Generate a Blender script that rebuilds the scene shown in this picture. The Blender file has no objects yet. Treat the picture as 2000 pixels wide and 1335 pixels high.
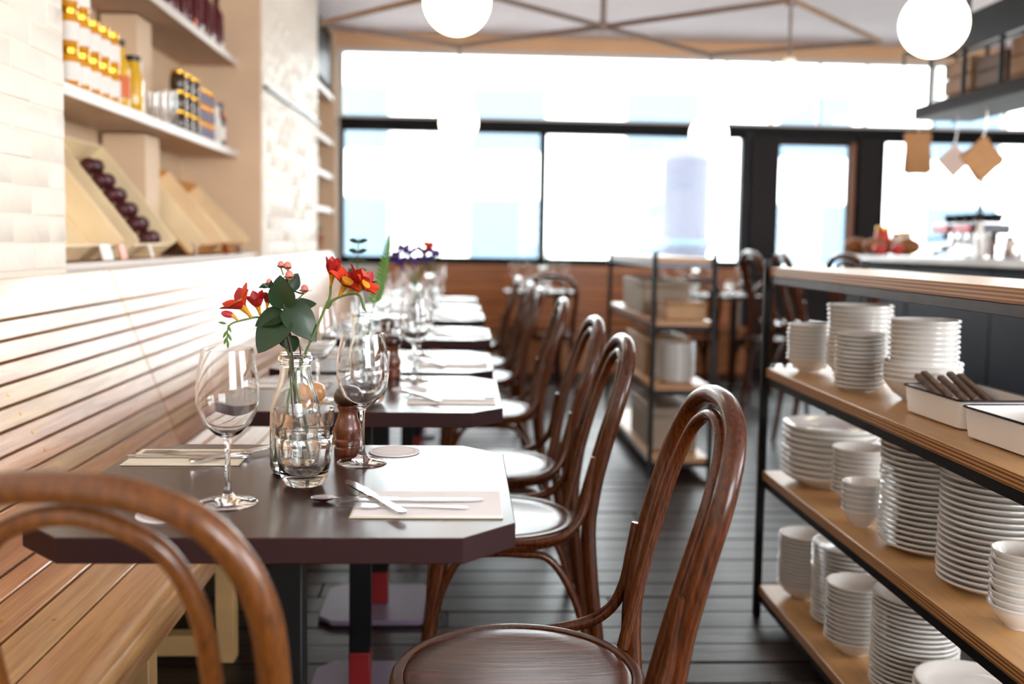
import bpy, math, random
from mathutils import Vector, Matrix
random.seed(7)
PI = math.pi
sc = bpy.context.scene
COL = sc.collection

# ------------------------------------------------------------------ camera
YAW, PITCH, ROLL = math.atan(95/1950.0), 0.0745, 0.016
fw = Vector((math.sin(YAW)*math.cos(PITCH), math.cos(YAW)*math.cos(PITCH), -math.sin(PITCH)))
rt = Vector((math.cos(YAW), -math.sin(YAW), 0)); up = rt.cross(fw)
r2 = rt*math.cos(ROLL) + up*math.sin(ROLL); u2 = -rt*math.sin(ROLL) + up*math.cos(ROLL)
cam = bpy.data.cameras.new('camera'); camo = bpy.data.objects.new('camera', cam); COL.objects.link(camo)
camo.matrix_world = Matrix(((r2.x, u2.x, -fw.x, 0), (r2.y, u2.y, -fw.y, 0), (r2.z, u2.z, -fw.z, 1.15), (0, 0, 0, 1)))
cam.sensor_width = 36; cam.lens = 35.1; cam.shift_y = -0.0247; cam.clip_start = 0.05; cam.clip_end = 200
cam.dof.use_dof = True; cam.dof.focus_distance = 1.74; cam.dof.aperture_fstop = 2.2
sc.camera = camo

# ------------------------------------------------------------------ world and exposure
w = bpy.data.worlds.new('World'); sc.world = w; w.use_nodes = True
bg = w.node_tree.nodes['Background']
bg.inputs['Color'].default_value = (0.95, 0.98, 1.0, 1); bg.inputs['Strength'].default_value = 12.0
sc.view_settings.view_transform = 'Standard'
try: sc.view_settings.look = 'None'
except Exception: pass
sc.view_settings.exposure = 0.33; sc.view_settings.gamma = 1.0
sc.view_settings.use_curve_mapping = False
sc.cycles.use_adaptive_sampling = True; sc.cycles.adaptive_threshold = 0.06
sc.cycles.max_bounces = 14; sc.cycles.transparent_max_bounces = 24; sc.cycles.transmission_bounces = 14
sc.cycles.glossy_bounces = 4; sc.cycles.diffuse_bounces = 3
sc.cycles.sample_clamp_indirect = 8.0

def portal(name, x0, x1, y, z0, z1, inward):
    L = bpy.data.lights.new(name, 'AREA'); L.shape = 'RECTANGLE'; L.size = x1-x0; L.size_y = z1-z0
    L.cycles.is_portal = True
    o = bpy.data.objects.new(name, L); COL.objects.link(o)
    o.location = ((x0+x1)/2, y, (z0+z1)/2)
    o.rotation_euler = (-PI/2 if inward < 0 else PI/2, 0, 0)
YB = 9.30                                   # inner face of the back wall
YR = -2.6                                   # inner face of the wall behind the camera
REAR_FILL_OPENING = (1.2, 4.2, 0.9, 2.5)  # unseen opening behind the camera, added and scaled for fill light
SIDE_FILL_OPENING = (-1.4, 2.0, 0.9, 2.65)          # unseen opening added in the right wall for side light (y0, y1, z0, z1)
portal('daylight_portal_front', -1.15, 5.8, YB+0.2, 0.95, 2.9, -1)
def portal_side():
    L = bpy.data.lights.new('daylight_portal_side', 'AREA'); L.shape = 'RECTANGLE'; L.size = SIDE_FILL_OPENING[3]-SIDE_FILL_OPENING[2]; L.size_y = SIDE_FILL_OPENING[1]-SIDE_FILL_OPENING[0]
    L.cycles.is_portal = True
    o = bpy.data.objects.new('daylight_portal_side', L); COL.objects.link(o)
    o.location = (6.15, (SIDE_FILL_OPENING[0]+SIDE_FILL_OPENING[1])/2, (SIDE_FILL_OPENING[2]+SIDE_FILL_OPENING[3])/2); o.rotation_euler = (0, PI/2, 0)
portal_side()
portal('daylight_portal_rear', REAR_FILL_OPENING[0], REAR_FILL_OPENING[1], YR-0.15, REAR_FILL_OPENING[2], REAR_FILL_OPENING[3], 1)

# ------------------------------------------------------------------ mesh builder
class MB:
    def __init__(s): s.v = []; s.f = []
    def add(s, v, f):
        n = len(s.v); s.v += [tuple(p) for p in v]; s.f += [tuple(i+n for i in q) for q in f]; return s
    def box(s, x0, x1, y0, y1, z0, z1, b=0.0, M=None):
        b = min(b, abs(x1-x0)*.45, abs(y1-y0)*.45, abs(z1-z0)*.45)
        if b <= 0:
            v = [(x, y, z) for z in (z0, z1) for y in (y0, y1) for x in (x0, x1)]
            f = [(0,2,3,1), (4,5,7,6), (0,1,5,4), (2,6,7,3), (0,4,6,2), (1,3,7,5)]
        else:
            v = []; idx = {}
            lo, hi = (x0, y0, z0), (x1, y1, z1)
            for c in range(8):
                sg = [(c >> k) & 1 for k in range(3)]
                for a in range(3):
                    p = [0]*3
                    for k in range(3):
                        e = hi[k] if sg[k] else lo[k]
                        p[k] = e if k == a else e + (-b if sg[k] else b)
                    idx[(c, a)] = len(v); v.append(tuple(p))
            f = []
            for a in range(3):
                o1, o2 = (a+1) % 3, (a+2) % 3
                for sgn in (0, 1):
                    q = [idx[((sgn << a) | (i << o1) | (j << o2), a)] for i, j in ((0,0), (1,0), (1,1), (0,1))]
                    f.append(tuple(q if sgn else q[::-1]))
                for i in (0, 1):
                    for j in (0, 1):
                        c0 = (i << o1) | (j << o2); c1 = c0 | (1 << a)
                        q = [idx[(c0, o1)], idx[(c1, o1)], idx[(c1, o2)], idx[(c0, o2)]]
                        f.append(tuple(q if i != j else q[::-1]))
            for c in range(8):
                q = [idx[(c, 0)], idx[(c, 1)], idx[(c, 2)]]
                par = bin(c).count('1') % 2
                f.append(tuple(q if par else q[::-1]))
        if M is not None: v = [tuple(M @ Vector(p)) for p in v]
        return s.add(v, f)
    def prism(s, poly, z0, z1, b=0.0):
        n = len(poly)
        cx = sum(p[0] for p in poly)/n; cy = sum(p[1] for p in poly)/n
        def ins(d):
            out = []
            for i in range(n):
                a = Vector(poly[i-1]); p = Vector(poly[i]); c = Vector(poly[(i+1) % n])
                e1 = (p-a).normalized(); e2 = (c-p).normalized()
                n1 = Vector((-e1.y, e1.x)); n2 = Vector((-e2.y, e2.x))
                m = (n1+n2); m = m/(m.length_squared)*2
                out.append((p.x+m.x*d, p.y+m.y*d))
            return out
        rings = [(poly, z0), (poly, z1)] if b <= 0 else [(ins(b), z0), (poly, z0+b), (poly, z1-b), (ins(b), z1)]
        v = []; f = []
        for P, z in rings: v += [(p[0], p[1], z) for p in P]
        for k in range(len(rings)-1):
            for i in range(n):
                j = (i+1) % n
                f.append((k*n+i, k*n+j, (k+1)*n+j, (k+1)*n+i))
        f.append(tuple(range(n-1, -1, -1))); f.append(tuple((len(rings)-1)*n+i for i in range(n)))
        return s.add(v, f)
    def tube(s, path, rad, seg=10, cap=True, closed=False, flat=None):
        P = [Vector(p) for p in path]; n = len(P)
        R = rad if isinstance(rad, (list, tuple)) else [rad]*n
        T = []
        for i in range(n):
            if closed: t = P[(i+1) % n]-P[i-1]
            else: t = P[min(i+1, n-1)]-P[max(i-1, 0)]
            T.append(t.normalized())
        a = Vector((0, 0, 1)) if abs(T[0].z) < .9 else Vector((1, 0, 0))
        N = (a - T[0]*a.dot(T[0])).normalized()
        v = []; f = []
        for i in range(n):
            if i: N = (N - T[i]*N.dot(T[i])).normalized()
            B = T[i].cross(N)
            for k in range(seg):
                an = 2*PI*k/seg
                q = P[i] + (N*math.cos(an)*(flat or 1) + B*math.sin(an))*R[i]
                v.append(tuple(q))
        m = n if closed else n-1
        for i in range(m):
            for k in range(seg):
                k2 = (k+1) % seg; i2 = (i+1) % n
                f.append((i*seg+k, i*seg+k2, i2*seg+k2, i2*seg+k))
        if cap and not closed:
            f.append(tuple(range(seg-1, -1, -1))); f.append(tuple((n-1)*seg+k for k in range(seg)))
        return s.add(v, f)
    def lathe(s, prof, seg=32, M=None, closed=False):
        v = []; f = []; rows = []
        for r, z in prof:
            if r < 1e-6: rows.append([len(v)]); v.append((0, 0, z))
            else:
                rows.append([len(v)+k for k in range(seg)])
                v += [(r*math.cos(2*PI*k/seg), r*math.sin(2*PI*k/seg), z) for k in range(seg)]
        pr = list(zip(rows[:-1], rows[1:]))
        if closed: pr.append((rows[-1], rows[0]))
        for a, b in pr:
            for k in range(seg):
                k2 = (k+1) % seg
                if len(a) == 1 and len(b) == 1: continue
                if len(a) == 1: f.append((a[0], b[k2], b[k]))
                elif len(b) == 1: f.append((a[k], a[k2], b[0]))
                else: f.append((a[k], a[k2], b[k2], b[k]))
        if M is not None: v = [tuple(M @ Vector(p)) for p in v]
        return s.add(v, f)
    def sphere(s, c, r, seg=14, rings=8, sz=1.0):
        prof = [(r*math.sin(PI*i/rings), -r*sz*math.cos(PI*i/rings)) for i in range(rings+1)]
        prof[0] = (0, -r*sz); prof[-1] = (0, r*sz)
        return s.lathe(prof, seg, Matrix.Translation(Vector(c)))
    def sheet(s, rows):
        n = len(rows[0]); v = [p for r in rows for p in r]; f = []
        for i in range(len(rows)-1):
            for j in range(n-1): f.append((i*n+j, i*n+j+1, (i+1)*n+j+1, (i+1)*n+j))
        return s.add(v, f)
    def mesh(s, name, m, sharp=38):
        me = bpy.data.meshes.new(name); me.from_pydata(s.v, [], s.f); me.update()
        if m is not None: me.materials.append(m)
        me.polygons.foreach_set('use_smooth', [True]*len(me.polygons))
        me.set_sharp_from_angle(angle=math.radians(sharp))
        return me
    def build(s, name, m, parent=None, sharp=38): return ob(name, s.mesh(name, m, sharp), parent)

def ob(name, me, parent=None, loc=None, rz=None):
    o = bpy.data.objects.new(name, me); COL.objects.link(o)
    if parent is not None: o.parent = parent
    if loc is not None: o.location = loc
    if rz is not None: o.rotation_euler = (0, 0, rz)
    return o
def empty(name, loc=(0,0,0), rz=0):
    o = ob(name, None, None, loc, rz); o.empty_display_size = .05; return o
def tag(o, label=None, cat=None, group=None, kind=None):
    if label: o['label'] = label
    if cat: o['category'] = cat
    if group: o['group'] = group
    if kind: o['kind'] = kind
    return o
def struct(o): o['kind'] = 'structure'; return o
def copy_tree(o, parent=None):
    c = o.copy(); COL.objects.link(c); c.parent = parent
    for ch in list(o.children): copy_tree(ch, c)
    return c
def cat_rom(pts, n=6):
    P = [Vector(p) for p in pts]; out = []
    for i in range(len(P)-1):
        a = P[i-1] if i else P[0]*2-P[1]; b = P[i]; c = P[i+1]
        d = P[i+2] if i+2 < len(P) else P[-1]*2-P[-2]
        for k in range(n):
            t = k/n
            out.append(.5*((2*b)+(c-a)*t+(2*a-5*b+4*c-d)*t*t+(3*b-a-3*c+d)*t**3))
    out.append(P[-1]); return out
def lerp_r(vals, n):
    out = []
    for i in range(n):
        t = i/(n-1)*(len(vals)-1); k = min(int(t), len(vals)-2); out.append(vals[k]+(vals[k+1]-vals[k])*(t-k))
    return out
ORD = ['', 'top', 'second', 'third', 'fourth', 'fifth', 'sixth', 'seventh', 'eighth', 'ninth', 'tenth', 'eleventh', 'twelfth', 'thirteenth',
       'fourteenth', 'fifteenth', 'sixteenth', 'seventeenth', 'eighteenth', 'nineteenth', 'twentieth', 'twenty-first', 'twenty-second', 'twenty-third', 'twenty-fourth']

# ------------------------------------------------------------------ materials
def srgb(r, g, b):
    f = lambda c: (c/255/12.92) if c/255 <= .04045 else ((c/255+.055)/1.055)**2.4
    return (f(r), f(g), f(b), 1)
def base(name):
    m = bpy.data.materials.new(name); m.use_nodes = True
    return m, m.node_tree.nodes, m.node_tree.links, m.node_tree.nodes['Principled BSDF']
def pmat(name, col, rough=.5, metal=0, coat=0, spec=.5, noise=0.0, nscale=12, bump=0.0, bscale=60, sss=0, trans=0, ior=None, emit=None, estr=0, coat_rough=.1):
    m, N, L, p = base(name)
    p.inputs['Roughness'].default_value = rough; p.inputs['Metallic'].default_value = metal
    p.inputs['Coat Weight'].default_value = coat; p.inputs['Coat Roughness'].default_value = coat_rough
    p.inputs['Specular IOR Level'].default_value = spec
    p.inputs['Transmission Weight'].default_value = trans
    if ior: p.inputs['IOR'].default_value = ior
    if emit: p.inputs['Emission Color'].default_value = emit; p.inputs['Emission Strength'].default_value = estr
    tc = N.new('ShaderNodeTexCoord')
    if noise > 0:
        n = N.new('ShaderNodeTexNoise'); n.inputs['Scale'].default_value = nscale; n.inputs['Detail'].default_value = 4
        L.new(tc.outputs['Object'], n.inputs['Vector'])
        r = N.new('ShaderNodeValToRGB')
        k0, k1 = 1-noise, 1+noise*.6
        r.color_ramp.elements[0].position = .3; r.color_ramp.elements[1].position = .7
        r.color_ramp.elements[0].color = (col[0]*k0, col[1]*k0, col[2]*k0, 1)
        r.color_ramp.elements[1].color = (min(1, col[0]*k1), min(1, col[1]*k1), min(1, col[2]*k1), 1)
        L.new(n.outputs['Fac'], r.inputs['Fac']); L.new(r.outputs['Color'], p.inputs['Base Color'])
    else: p.inputs['Base Color'].default_value = col
    if bump > 0:
        n2 = N.new('ShaderNodeTexNoise'); n2.inputs['Scale'].default_value = bscale; n2.inputs['Detail'].default_value = 3
        L.new(tc.outputs['Object'], n2.inputs['Vector'])
        b = N.new('ShaderNodeBump'); b.inputs['Strength'].default_value = bump; b.inputs['Distance'].default_value = .01
        L.new(n2.outputs['Fac'], b.inputs['Height']); L.new(b.outputs['Normal'], p.inputs['Normal'])
    return m
def wood(name, dark, light, grain=(1, 18, 18), scale=3.0, rough=.4, coat=0.0, var=.12, bump=.1, detail=6, ring=.4, hue=0.0, coat_rough=.15, spec=.5):
    """grain: texture stretch per object axis (small number = along the grain)"""
    m, N, L, p = base(name)
    p.inputs['Roughness'].default_value = rough; p.inputs['Coat Weight'].default_value = coat; p.inputs['Coat Roughness'].default_value = coat_rough
    p.inputs['Specular IOR Level'].default_value = spec
    tc = N.new('ShaderNodeTexCoord'); oi = N.new('ShaderNodeObjectInfo')
    off = N.new('ShaderNodeVectorMath'); off.operation = 'SCALE'; off.inputs['Scale'].default_value = 37.0
    cmb = N.new('ShaderNodeCombineXYZ')
    for k in range(3): L.new(oi.outputs['Random'], cmb.inputs[k])
    L.new(cmb.outputs[0], off.inputs[0])
    addv = N.new('ShaderNodeVectorMath'); addv.operation = 'ADD'
    L.new(tc.outputs['Object'], addv.inputs[0]); L.new(off.outputs[0], addv.inputs[1])
    mp = N.new('ShaderNodeMapping'); mp.inputs['Scale'].default_value = grain
    L.new(addv.outputs[0], mp.inputs['Vector'])
    n1 = N.new('ShaderNodeTexNoise'); n1.inputs['Scale'].default_value = scale; n1.inputs['Detail'].default_value = detail; n1.inputs['Roughness'].default_value = .65
    n1.inputs['Distortion'].default_value = .6
    L.new(mp.outputs[0], n1.inputs['Vector'])
    n2 = N.new('ShaderNodeTexNoise'); n2.inputs['Scale'].default_value = scale*.45; n2.inputs['Detail'].default_value = 2
    L.new(mp.outputs[0], n2.inputs['Vector'])
    mul = N.new('ShaderNodeMath'); mul.operation = 'MULTIPLY'; mul.inputs[1].default_value = 14
    L.new(n2.outputs['Fac'], mul.inputs[0])
    sn = N.new('ShaderNodeMath'); sn.operation = 'SINE'; L.new(mul.outputs[0], sn.inputs[0])
    m2 = N.new('ShaderNodeMath'); m2.operation = 'MULTIPLY_ADD'; m2.inputs[1].default_value = .12*ring; 
    L.new(sn.outputs[0], m2.inputs[0]); L.new(n1.outputs['Fac'], m2.inputs[2])
    r = N.new('ShaderNodeValToRGB'); r.color_ramp.elements[0].position = .3; r.color_ramp.elements[1].position = .68
    r.color_ramp.elements[0].color = dark; r.color_ramp.elements[1].color = light
    L.new(m2.outputs[0], r.inputs['Fac'])
    hs = N.new('ShaderNodeHueSaturation')
    mr = N.new('ShaderNodeMapRange'); mr.inputs['To Min'].default_value = 1-var; mr.inputs['To Max'].default_value = 1+var
    L.new(oi.outputs['Random'], mr.inputs['Value']); L.new(mr.outputs[0], hs.inputs['Value'])
    if hue:
        fr = N.new('ShaderNodeMath'); fr.operation = 'MULTIPLY'; fr.inputs[1].default_value = 7.31; L.new(oi.outputs['Random'], fr.inputs[0])
        f2 = N.new('ShaderNodeMath'); f2.operation = 'FRACT'; L.new(fr.outputs[0], f2.inputs[0])
        m3 = N.new('ShaderNodeMapRange'); m3.inputs['To Min'].default_value = .5-hue; m3.inputs['To Max'].default_value = .5+hue
        L.new(f2.outputs[0], m3.inputs['Value']); L.new(m3.outputs[0], hs.inputs['Hue'])
    L.new(r.outputs['Color'], hs.inputs['Color']); L.new(hs.outputs['Color'], p.inputs['Base Color'])
    if bump > 0:
        b = N.new('ShaderNodeBump'); b.inputs['Strength'].default_value = bump; b.inputs['Distance'].default_value = .004
        L.new(n1.outputs['Fac'], b.inputs['Height']); L.new(b.outputs['Normal'], p.inputs['Normal'])
    return m
def ply_mat(name, face, edge_d, edge_l):
    """plywood board: plain face, layered edge told apart by the surface normal"""
    m, N, L, p = base(name); p.inputs['Roughness'].default_value = .42; p.inputs['Coat Weight'].default_value = .25; p.inputs['Coat Roughness'].default_value = .25
    tc = N.new('ShaderNodeTexCoord'); sp = N.new('ShaderNodeSeparateXYZ'); L.new(tc.outputs['Object'], sp.inputs[0])
    mu = N.new('ShaderNodeMath'); mu.operation = 'MULTIPLY'; mu.inputs[1].default_value = 2*PI/.0075; L.new(sp.outputs['Z'], mu.inputs[0])
    sn = N.new('ShaderNodeMath'); sn.operation = 'SINE'; L.new(mu.outputs[0], sn.inputs[0])
    r = N.new('ShaderNodeValToRGB'); r.color_ramp.elements[0].position = .25; r.color_ramp.elements[1].position = .75
    r.color_ramp.elements[0].color = edge_d; r.color_ramp.elements[1].color = edge_l
    mr = N.new('ShaderNodeMapRange'); mr.inputs['From Min'].default_value = -1; L.new(sn.outputs[0], mr.inputs['Value']); L.new(mr.outputs[0], r.inputs['Fac'])
    mp = N.new('ShaderNodeMapping'); mp.inputs['Scale'].default_value = (14, 1.2, 14); L.new(tc.outputs['Object'], mp.inputs['Vector'])
    n = N.new('ShaderNodeTexNoise'); n.inputs['Scale'].default_value = 4; n.inputs['Detail'].default_value = 5; L.new(mp.outputs[0], n.inputs['Vector'])
    r2_ = N.new('ShaderNodeValToRGB'); r2_.color_ramp.elements[0].position = .3; r2_.color_ramp.elements[1].position = .7
    r2_.color_ramp.elements[0].color = tuple(c*.82 for c in face[:3])+(1,); r2_.color_ramp.elements[1].color = face
    L.new(n.outputs['Fac'], r2_.inputs['Fac'])
    sn2 = N.new('ShaderNodeSeparateXYZ'); L.new(tc.outputs['Normal'], sn2.inputs[0])
    ab = N.new('ShaderNodeMath'); ab.operation = 'ABSOLUTE'; L.new(sn2.outputs['Z'], ab.inputs[0])
    gt = N.new('ShaderNodeMath'); gt.operation = 'GREATER_THAN'; gt.inputs[1].default_value = .5; L.new(ab.outputs[0], gt.inputs[0])
    mx = N.new('ShaderNodeMix'); mx.data_type = 'RGBA'
    L.new(gt.outputs[0], mx.inputs['Factor']); L.new(r.outputs['Color'], mx.inputs['A']); L.new(r2_.outputs['Color'], mx.inputs['B'])
    L.new(mx.outputs['Result'], p.inputs['Base Color'])
    return m
def pane_mat():
    m, N, L, p = base('window_glass'); N.remove(p)
    t = N.new('ShaderNodeBsdfTransparent'); t.inputs['Color'].default_value = (.96, .98, .98, 1)
    g = N.new('ShaderNodeBsdfGlossy'); g.inputs['Roughness'].default_value = 0.02
    fr = N.new('ShaderNodeFresnel'); fr.inputs['IOR'].default_value = 1.45
    mx = N.new('ShaderNodeMixShader'); L.new(fr.outputs[0], mx.inputs[0]); L.new(t.outputs[0], mx.inputs[1]); L.new(g.outputs[0], mx.inputs[2])
    L.new(mx.outputs[0], N['Material Output'].inputs['Surface']); return m

M = {}
M['oak'] = wood('bench_oak', srgb(172, 116, 68), srgb(218, 168, 112), (16, .9, 16), 3.2, .36, .35, .13, .06, hue=.012)
M['oak_edge'] = wood('bench_oak_nose', srgb(168, 112, 60), srgb(214, 162, 102), (16, .9, 16), 3.2, .32, .4, .05, .06)
M['pine'] = pmat('support_pine', srgb(205, 165, 110), .6, noise=.12, nscale=9)
M['bentwood'] = wood('stained_beech', srgb(38, 16, 4), srgb(92, 42, 10), (22, 22, 3.0), 8.0, .25, .2, .12, .02, detail=8, ring=.15, coat_rough=.08, spec=.4)
M['bentwood_fg'] = wood('worn_beech', srgb(70, 36, 12), srgb(124, 72, 26), (22, 22, 3.0), 8.0, .3, .3, .05, .02, detail=8, ring=.15, coat_rough=.15)
M['seatply'] = wood('stained_seat', srgb(44, 16, 6), srgb(104, 46, 18), (30, 2.0, 20), 3.0, .28, .15, .08, .16, detail=8, ring=.3, coat_rough=.12)
M['tabletop'] = pmat('plum_laminate', srgb(52, 25, 21), .26, coat=.15, spec=.4, noise=.08, nscale=90, coat_rough=.2)
M['tableedge'] = pmat('plum_edging', srgb(46, 24, 24), .65, spec=.2, noise=.06, nscale=40)
M['blacksteel'] = pmat('black_steel', srgb(10, 10, 11), .5, metal=0, spec=.25, noise=.1, nscale=30)
M['greysteel'] = pmat('raw_steel', srgb(88, 88, 94), .42, metal=.75, noise=.15, nscale=20)
M['columnred'] = pmat('column_red', srgb(128, 16, 18), .45, noise=.08)
M['baseplate'] = pmat('base_plate_lilac', srgb(128, 112, 134), .45, noise=.08, nscale=15)
M['floor'] = wood('floor_boards', srgb(15, 9, 8), srgb(46, 31, 27), (1.2, 16, 16), 2.2, .36, .0, .22, .45, detail=7, ring=.5, coat_rough=.3, spec=.28)
M['ply'] = ply_mat('plywood', srgb(206, 158, 102), srgb(112, 70, 40), srgb(196, 142, 88))
M['china'] = pmat('white_china', srgb(233, 229, 224), .16, coat=.3, spec=.55)
M['enamel'] = pmat('white_enamel', srgb(236, 230, 224), .22, coat=.3)
M['navyrim'] = pmat('navy_rim', srgb(24, 26, 40), .35)
M['paintwhite'] = pmat('cream_paint', srgb(248, 236, 220), .55, noise=.03, nscale=5, bump=.25, bscale=35)
M['plaster'] = pmat('niche_plaster', srgb(236, 206, 172), .7, noise=.05, nscale=4)
M['shelfwhite'] = pmat('shelf_white', srgb(236, 226, 216), .4, noise=.03)
M['shelfunder'] = pmat('shelf_board', srgb(196, 166, 144), .5, noise=.06)
M['ceiling'] = pmat('ceiling_paint', srgb(232, 222, 226), .75, noise=.03, nscale=2)
M['peach'] = pmat('peach_panel', srgb(240, 194, 150), .6, noise=.05, nscale=2)
M['whitewall'] = pmat('white_wall', srgb(226, 220, 214), .7, noise=.03)
M['frameblack'] = pmat('window_black', srgb(9, 11, 16), .5, spec=.2)
M['doorbrown'] = pmat('door_brown', srgb(22, 12, 9), .5, spec=.25, noise=.12)
M['handlewood'] = pmat('door_pull_wood', srgb(150, 92, 58), .45, noise=.1)
M['pane'] = pane_mat()
M['walnut'] = wood('back_bench_wood', srgb(150, 88, 42), srgb(200, 128, 72), (.8, 14, 14), 2.6, .42, .2, .08, .06)
M['navy'] = pmat('navy_panel', srgb(18, 24, 38), .6, spec=.3, noise=.08)
M['marble'] = pmat('bar_marble', srgb(196, 188, 184), .25, noise=.12, nscale=5, coat=.3)
M['glass'] = pmat('clear_glass', (1, 1, 1, 1), 0.0, trans=1, ior=1.47)
M['water'] = pmat('water', (.97, 1, .98, 1), 0.0, trans=1, ior=1.33)
M['bottleglass'] = pmat('bottle_glass', (.97, .99, .97, 1), 0.0, trans=1, ior=1.46)
M['mill'] = wood('mill_walnut', srgb(66, 28, 12), srgb(120, 60, 30), (8, 8, 3), 6, .25, .5, .02, .02, coat_rough=.1)
M['millcap'] = wood('mill_cap', srgb(34, 16, 9), srgb(70, 36, 20), (8, 8, 3), 6, .28, .4, .02, .02)
M['milllight'] = wood('mill_beech', srgb(196, 128, 70), srgb(226, 164, 104), (8, 8, 3), 6, .3, .3, .02, .02)
M['paper'] = pmat('napkin_paper', srgb(250, 246, 244), .8, bump=.05, bscale=200)
M['creampaper'] = pmat('napkin_cream', srgb(238, 228, 206), .8)
M['coaster'] = pmat('coaster_card', srgb(238, 232, 230), .7)
M['coasterline'] = pmat('coaster_print', srgb(190, 170, 168), .7)
M['steel'] = pmat('cutlery_steel', srgb(205, 203, 205), .16, metal=1)
M['brass'] = pmat('brass', srgb(190, 140, 70), .3, metal=1)
M['globe'] = pmat('opal_globe', srgb(255, 246, 228), .3, emit=(1.0, .84, .62, 1), estr=6.0)
M['pipe'] = pmat('pipe_grey', srgb(146, 128, 120), .5, metal=.3, noise=.1)
M['pipewarm'] = pmat('pipe_warm', srgb(176, 146, 116), .5, noise=.1)
M['leaf'] = pmat('leaf_green', srgb(24, 54, 20), .42, noise=.25, nscale=40, coat=.15)
M['leaf2'] = pmat('fern_green', srgb(80, 122, 38), .5, noise=.2, nscale=40)
M['stem'] = pmat('stem_green', srgb(96, 118, 58), .5)
M['stemdark'] = pmat('stem_brown', srgb(70, 60, 34), .55)
M['berry'] = pmat('berry_pink', srgb(226, 134, 116), .3, coat=.2)
M['petal'] = pmat('petal_orange', srgb(222, 62, 18), .5, noise=.35, nscale=55)
M['petalred'] = pmat('petal_red', srgb(176, 26, 22), .5, noise=.3, nscale=55)
M['petalyel'] = pmat('petal_yellow', srgb(222, 156, 34), .5, noise=.2, nscale=50)
M['bud'] = pmat('bud_pink', srgb(206, 56, 70), .5, noise=.25, nscale=60)
M['purple'] = pmat('petal_purple', srgb(92, 62, 140), .5, noise=.3, nscale=50)
M['honey'] = pmat('honey', srgb(226, 150, 20), .12, coat=.5, noise=.2, nscale=8)
M['labelwhite'] = pmat('label_white', srgb(244, 238, 230), .5)
M['labelred'] = pmat('label_red', srgb(206, 62, 40), .5)
M['gold'] = pmat('gold_lid', srgb(206, 160, 60), .25, metal=1)
M['darkjar'] = pmat('dark_preserve', srgb(66, 40, 16), .15, coat=.5)
M['wine'] = pmat('dark_red_bottle', srgb(92, 18, 26), .18, coat=.4)
M['greenbottle'] = pmat('green_bottle', srgb(30, 48, 30), .15, coat=.4)
M['blackcap'] = pmat('black_cap', srgb(22, 22, 24), .4)
M['oil'] = pmat('olive_oil', srgb(226, 176, 26), .12, coat=.5)
M['canred'] = pmat('can_red', srgb(196, 96, 92), .35)
M['canblue'] = pmat('can_band', srgb(96, 106, 132), .35)
M['orange'] = pmat('orange_print', srgb(224, 106, 40), .45)
M['crate'] = pmat('crate_pine', srgb(252, 226, 182), .55, noise=.1, nscale=7)
M['crateamber'] = pmat('crate_amber', srgb(222, 162, 86), .55, noise=.14, nscale=7)
M['beet'] = pmat('beetroot', srgb(74, 18, 30), .4, noise=.25, nscale=14)
M['rackbox'] = pmat('rack_crate', srgb(158, 112, 66), .6, noise=.3, nscale=5)
M['rackbox2'] = pmat('rack_crate_dark', srgb(104, 74, 52), .6, noise=.3, nscale=5)
M['rackedge'] = pmat('rack_edge', srgb(48, 44, 48), .7, spec=.15, noise=.1)
M['kraft'] = pmat('kraft_paper', srgb(176, 126, 78), .7, noise=.08, nscale=20)
M['pinkpaper'] = pmat('pale_paper', srgb(228, 204, 192), .7, noise=.05)
M['bread'] = pmat('bread_crust', srgb(150, 92, 44), .65, noise=.35, nscale=16, bump=.3, bscale=40)
M['tomato'] = pmat('red_fruit', srgb(204, 58, 46), .3, noise=.15)
M['redpanel'] = pmat('machine_red', srgb(226, 70, 80), .3)
M['handle'] = wood('knife_handle', srgb(58, 40, 28), srgb(110, 82, 60), (20, 20, 2), 4, .45, .1, .15, .03)
M['pavement'] = pmat('pavement', srgb(186, 186, 184), .8, noise=.08, nscale=1)
M['facade'] = pmat('far_facade', srgb(240, 240, 238), .8, noise=.06, nscale=.6)
M['facadeglass'] = pmat('far_window', srgb(76, 96, 112), .8)
M['kiosk'] = pmat('street_column', srgb(66, 68, 80), .8)
M['grey'] = pmat('book_grey', srgb(150, 132, 112), .6, noise=.08)
M['tan'] = pmat('tan_box', srgb(170, 132, 92), .6, noise=.08)
M['terracotta'] = pmat('terracotta', srgb(170, 100, 66), .7, noise=.1)

# ================================================================== THE SETTING
XW = -1.17                      # face of the left wall piers
ZC = 3.02                       # ceiling
XR = 6.0                        # right wall
# floor: boards laid across the room, two or three lengths per row
floor = MB().box(-1.9, XR, YR-.2, YB, -.06, -.012).build('floor', M['floor']); struct(floor)
rnd = random.Random(3)
bw = .128; y = .35
pl_cache = {}
while y < YB-.02:
    cuts = [-1.2]
    x = -1.2 + rnd.uniform(.6, 2.4)
    while x < XR-.5: cuts.append(x); x += rnd.uniform(1.9, 3.0)
    cuts.append(XR)
    for a, b in zip(cuts[:-1], cuts[1:]):
        h = rnd.choice((0, 0, .0012, -.0012))
        o = MB().box(a+.002, b-.002, y+.0025, min(y+bw, YB)-.0025, -.02, h, .003).build('plank', M['floor'], floor)
    y += bw
ceil = struct(MB().box(-1.9, XR, YR-.2, YB+.2, ZC, ZC+.15).build('ceiling', M['ceiling']))

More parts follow.
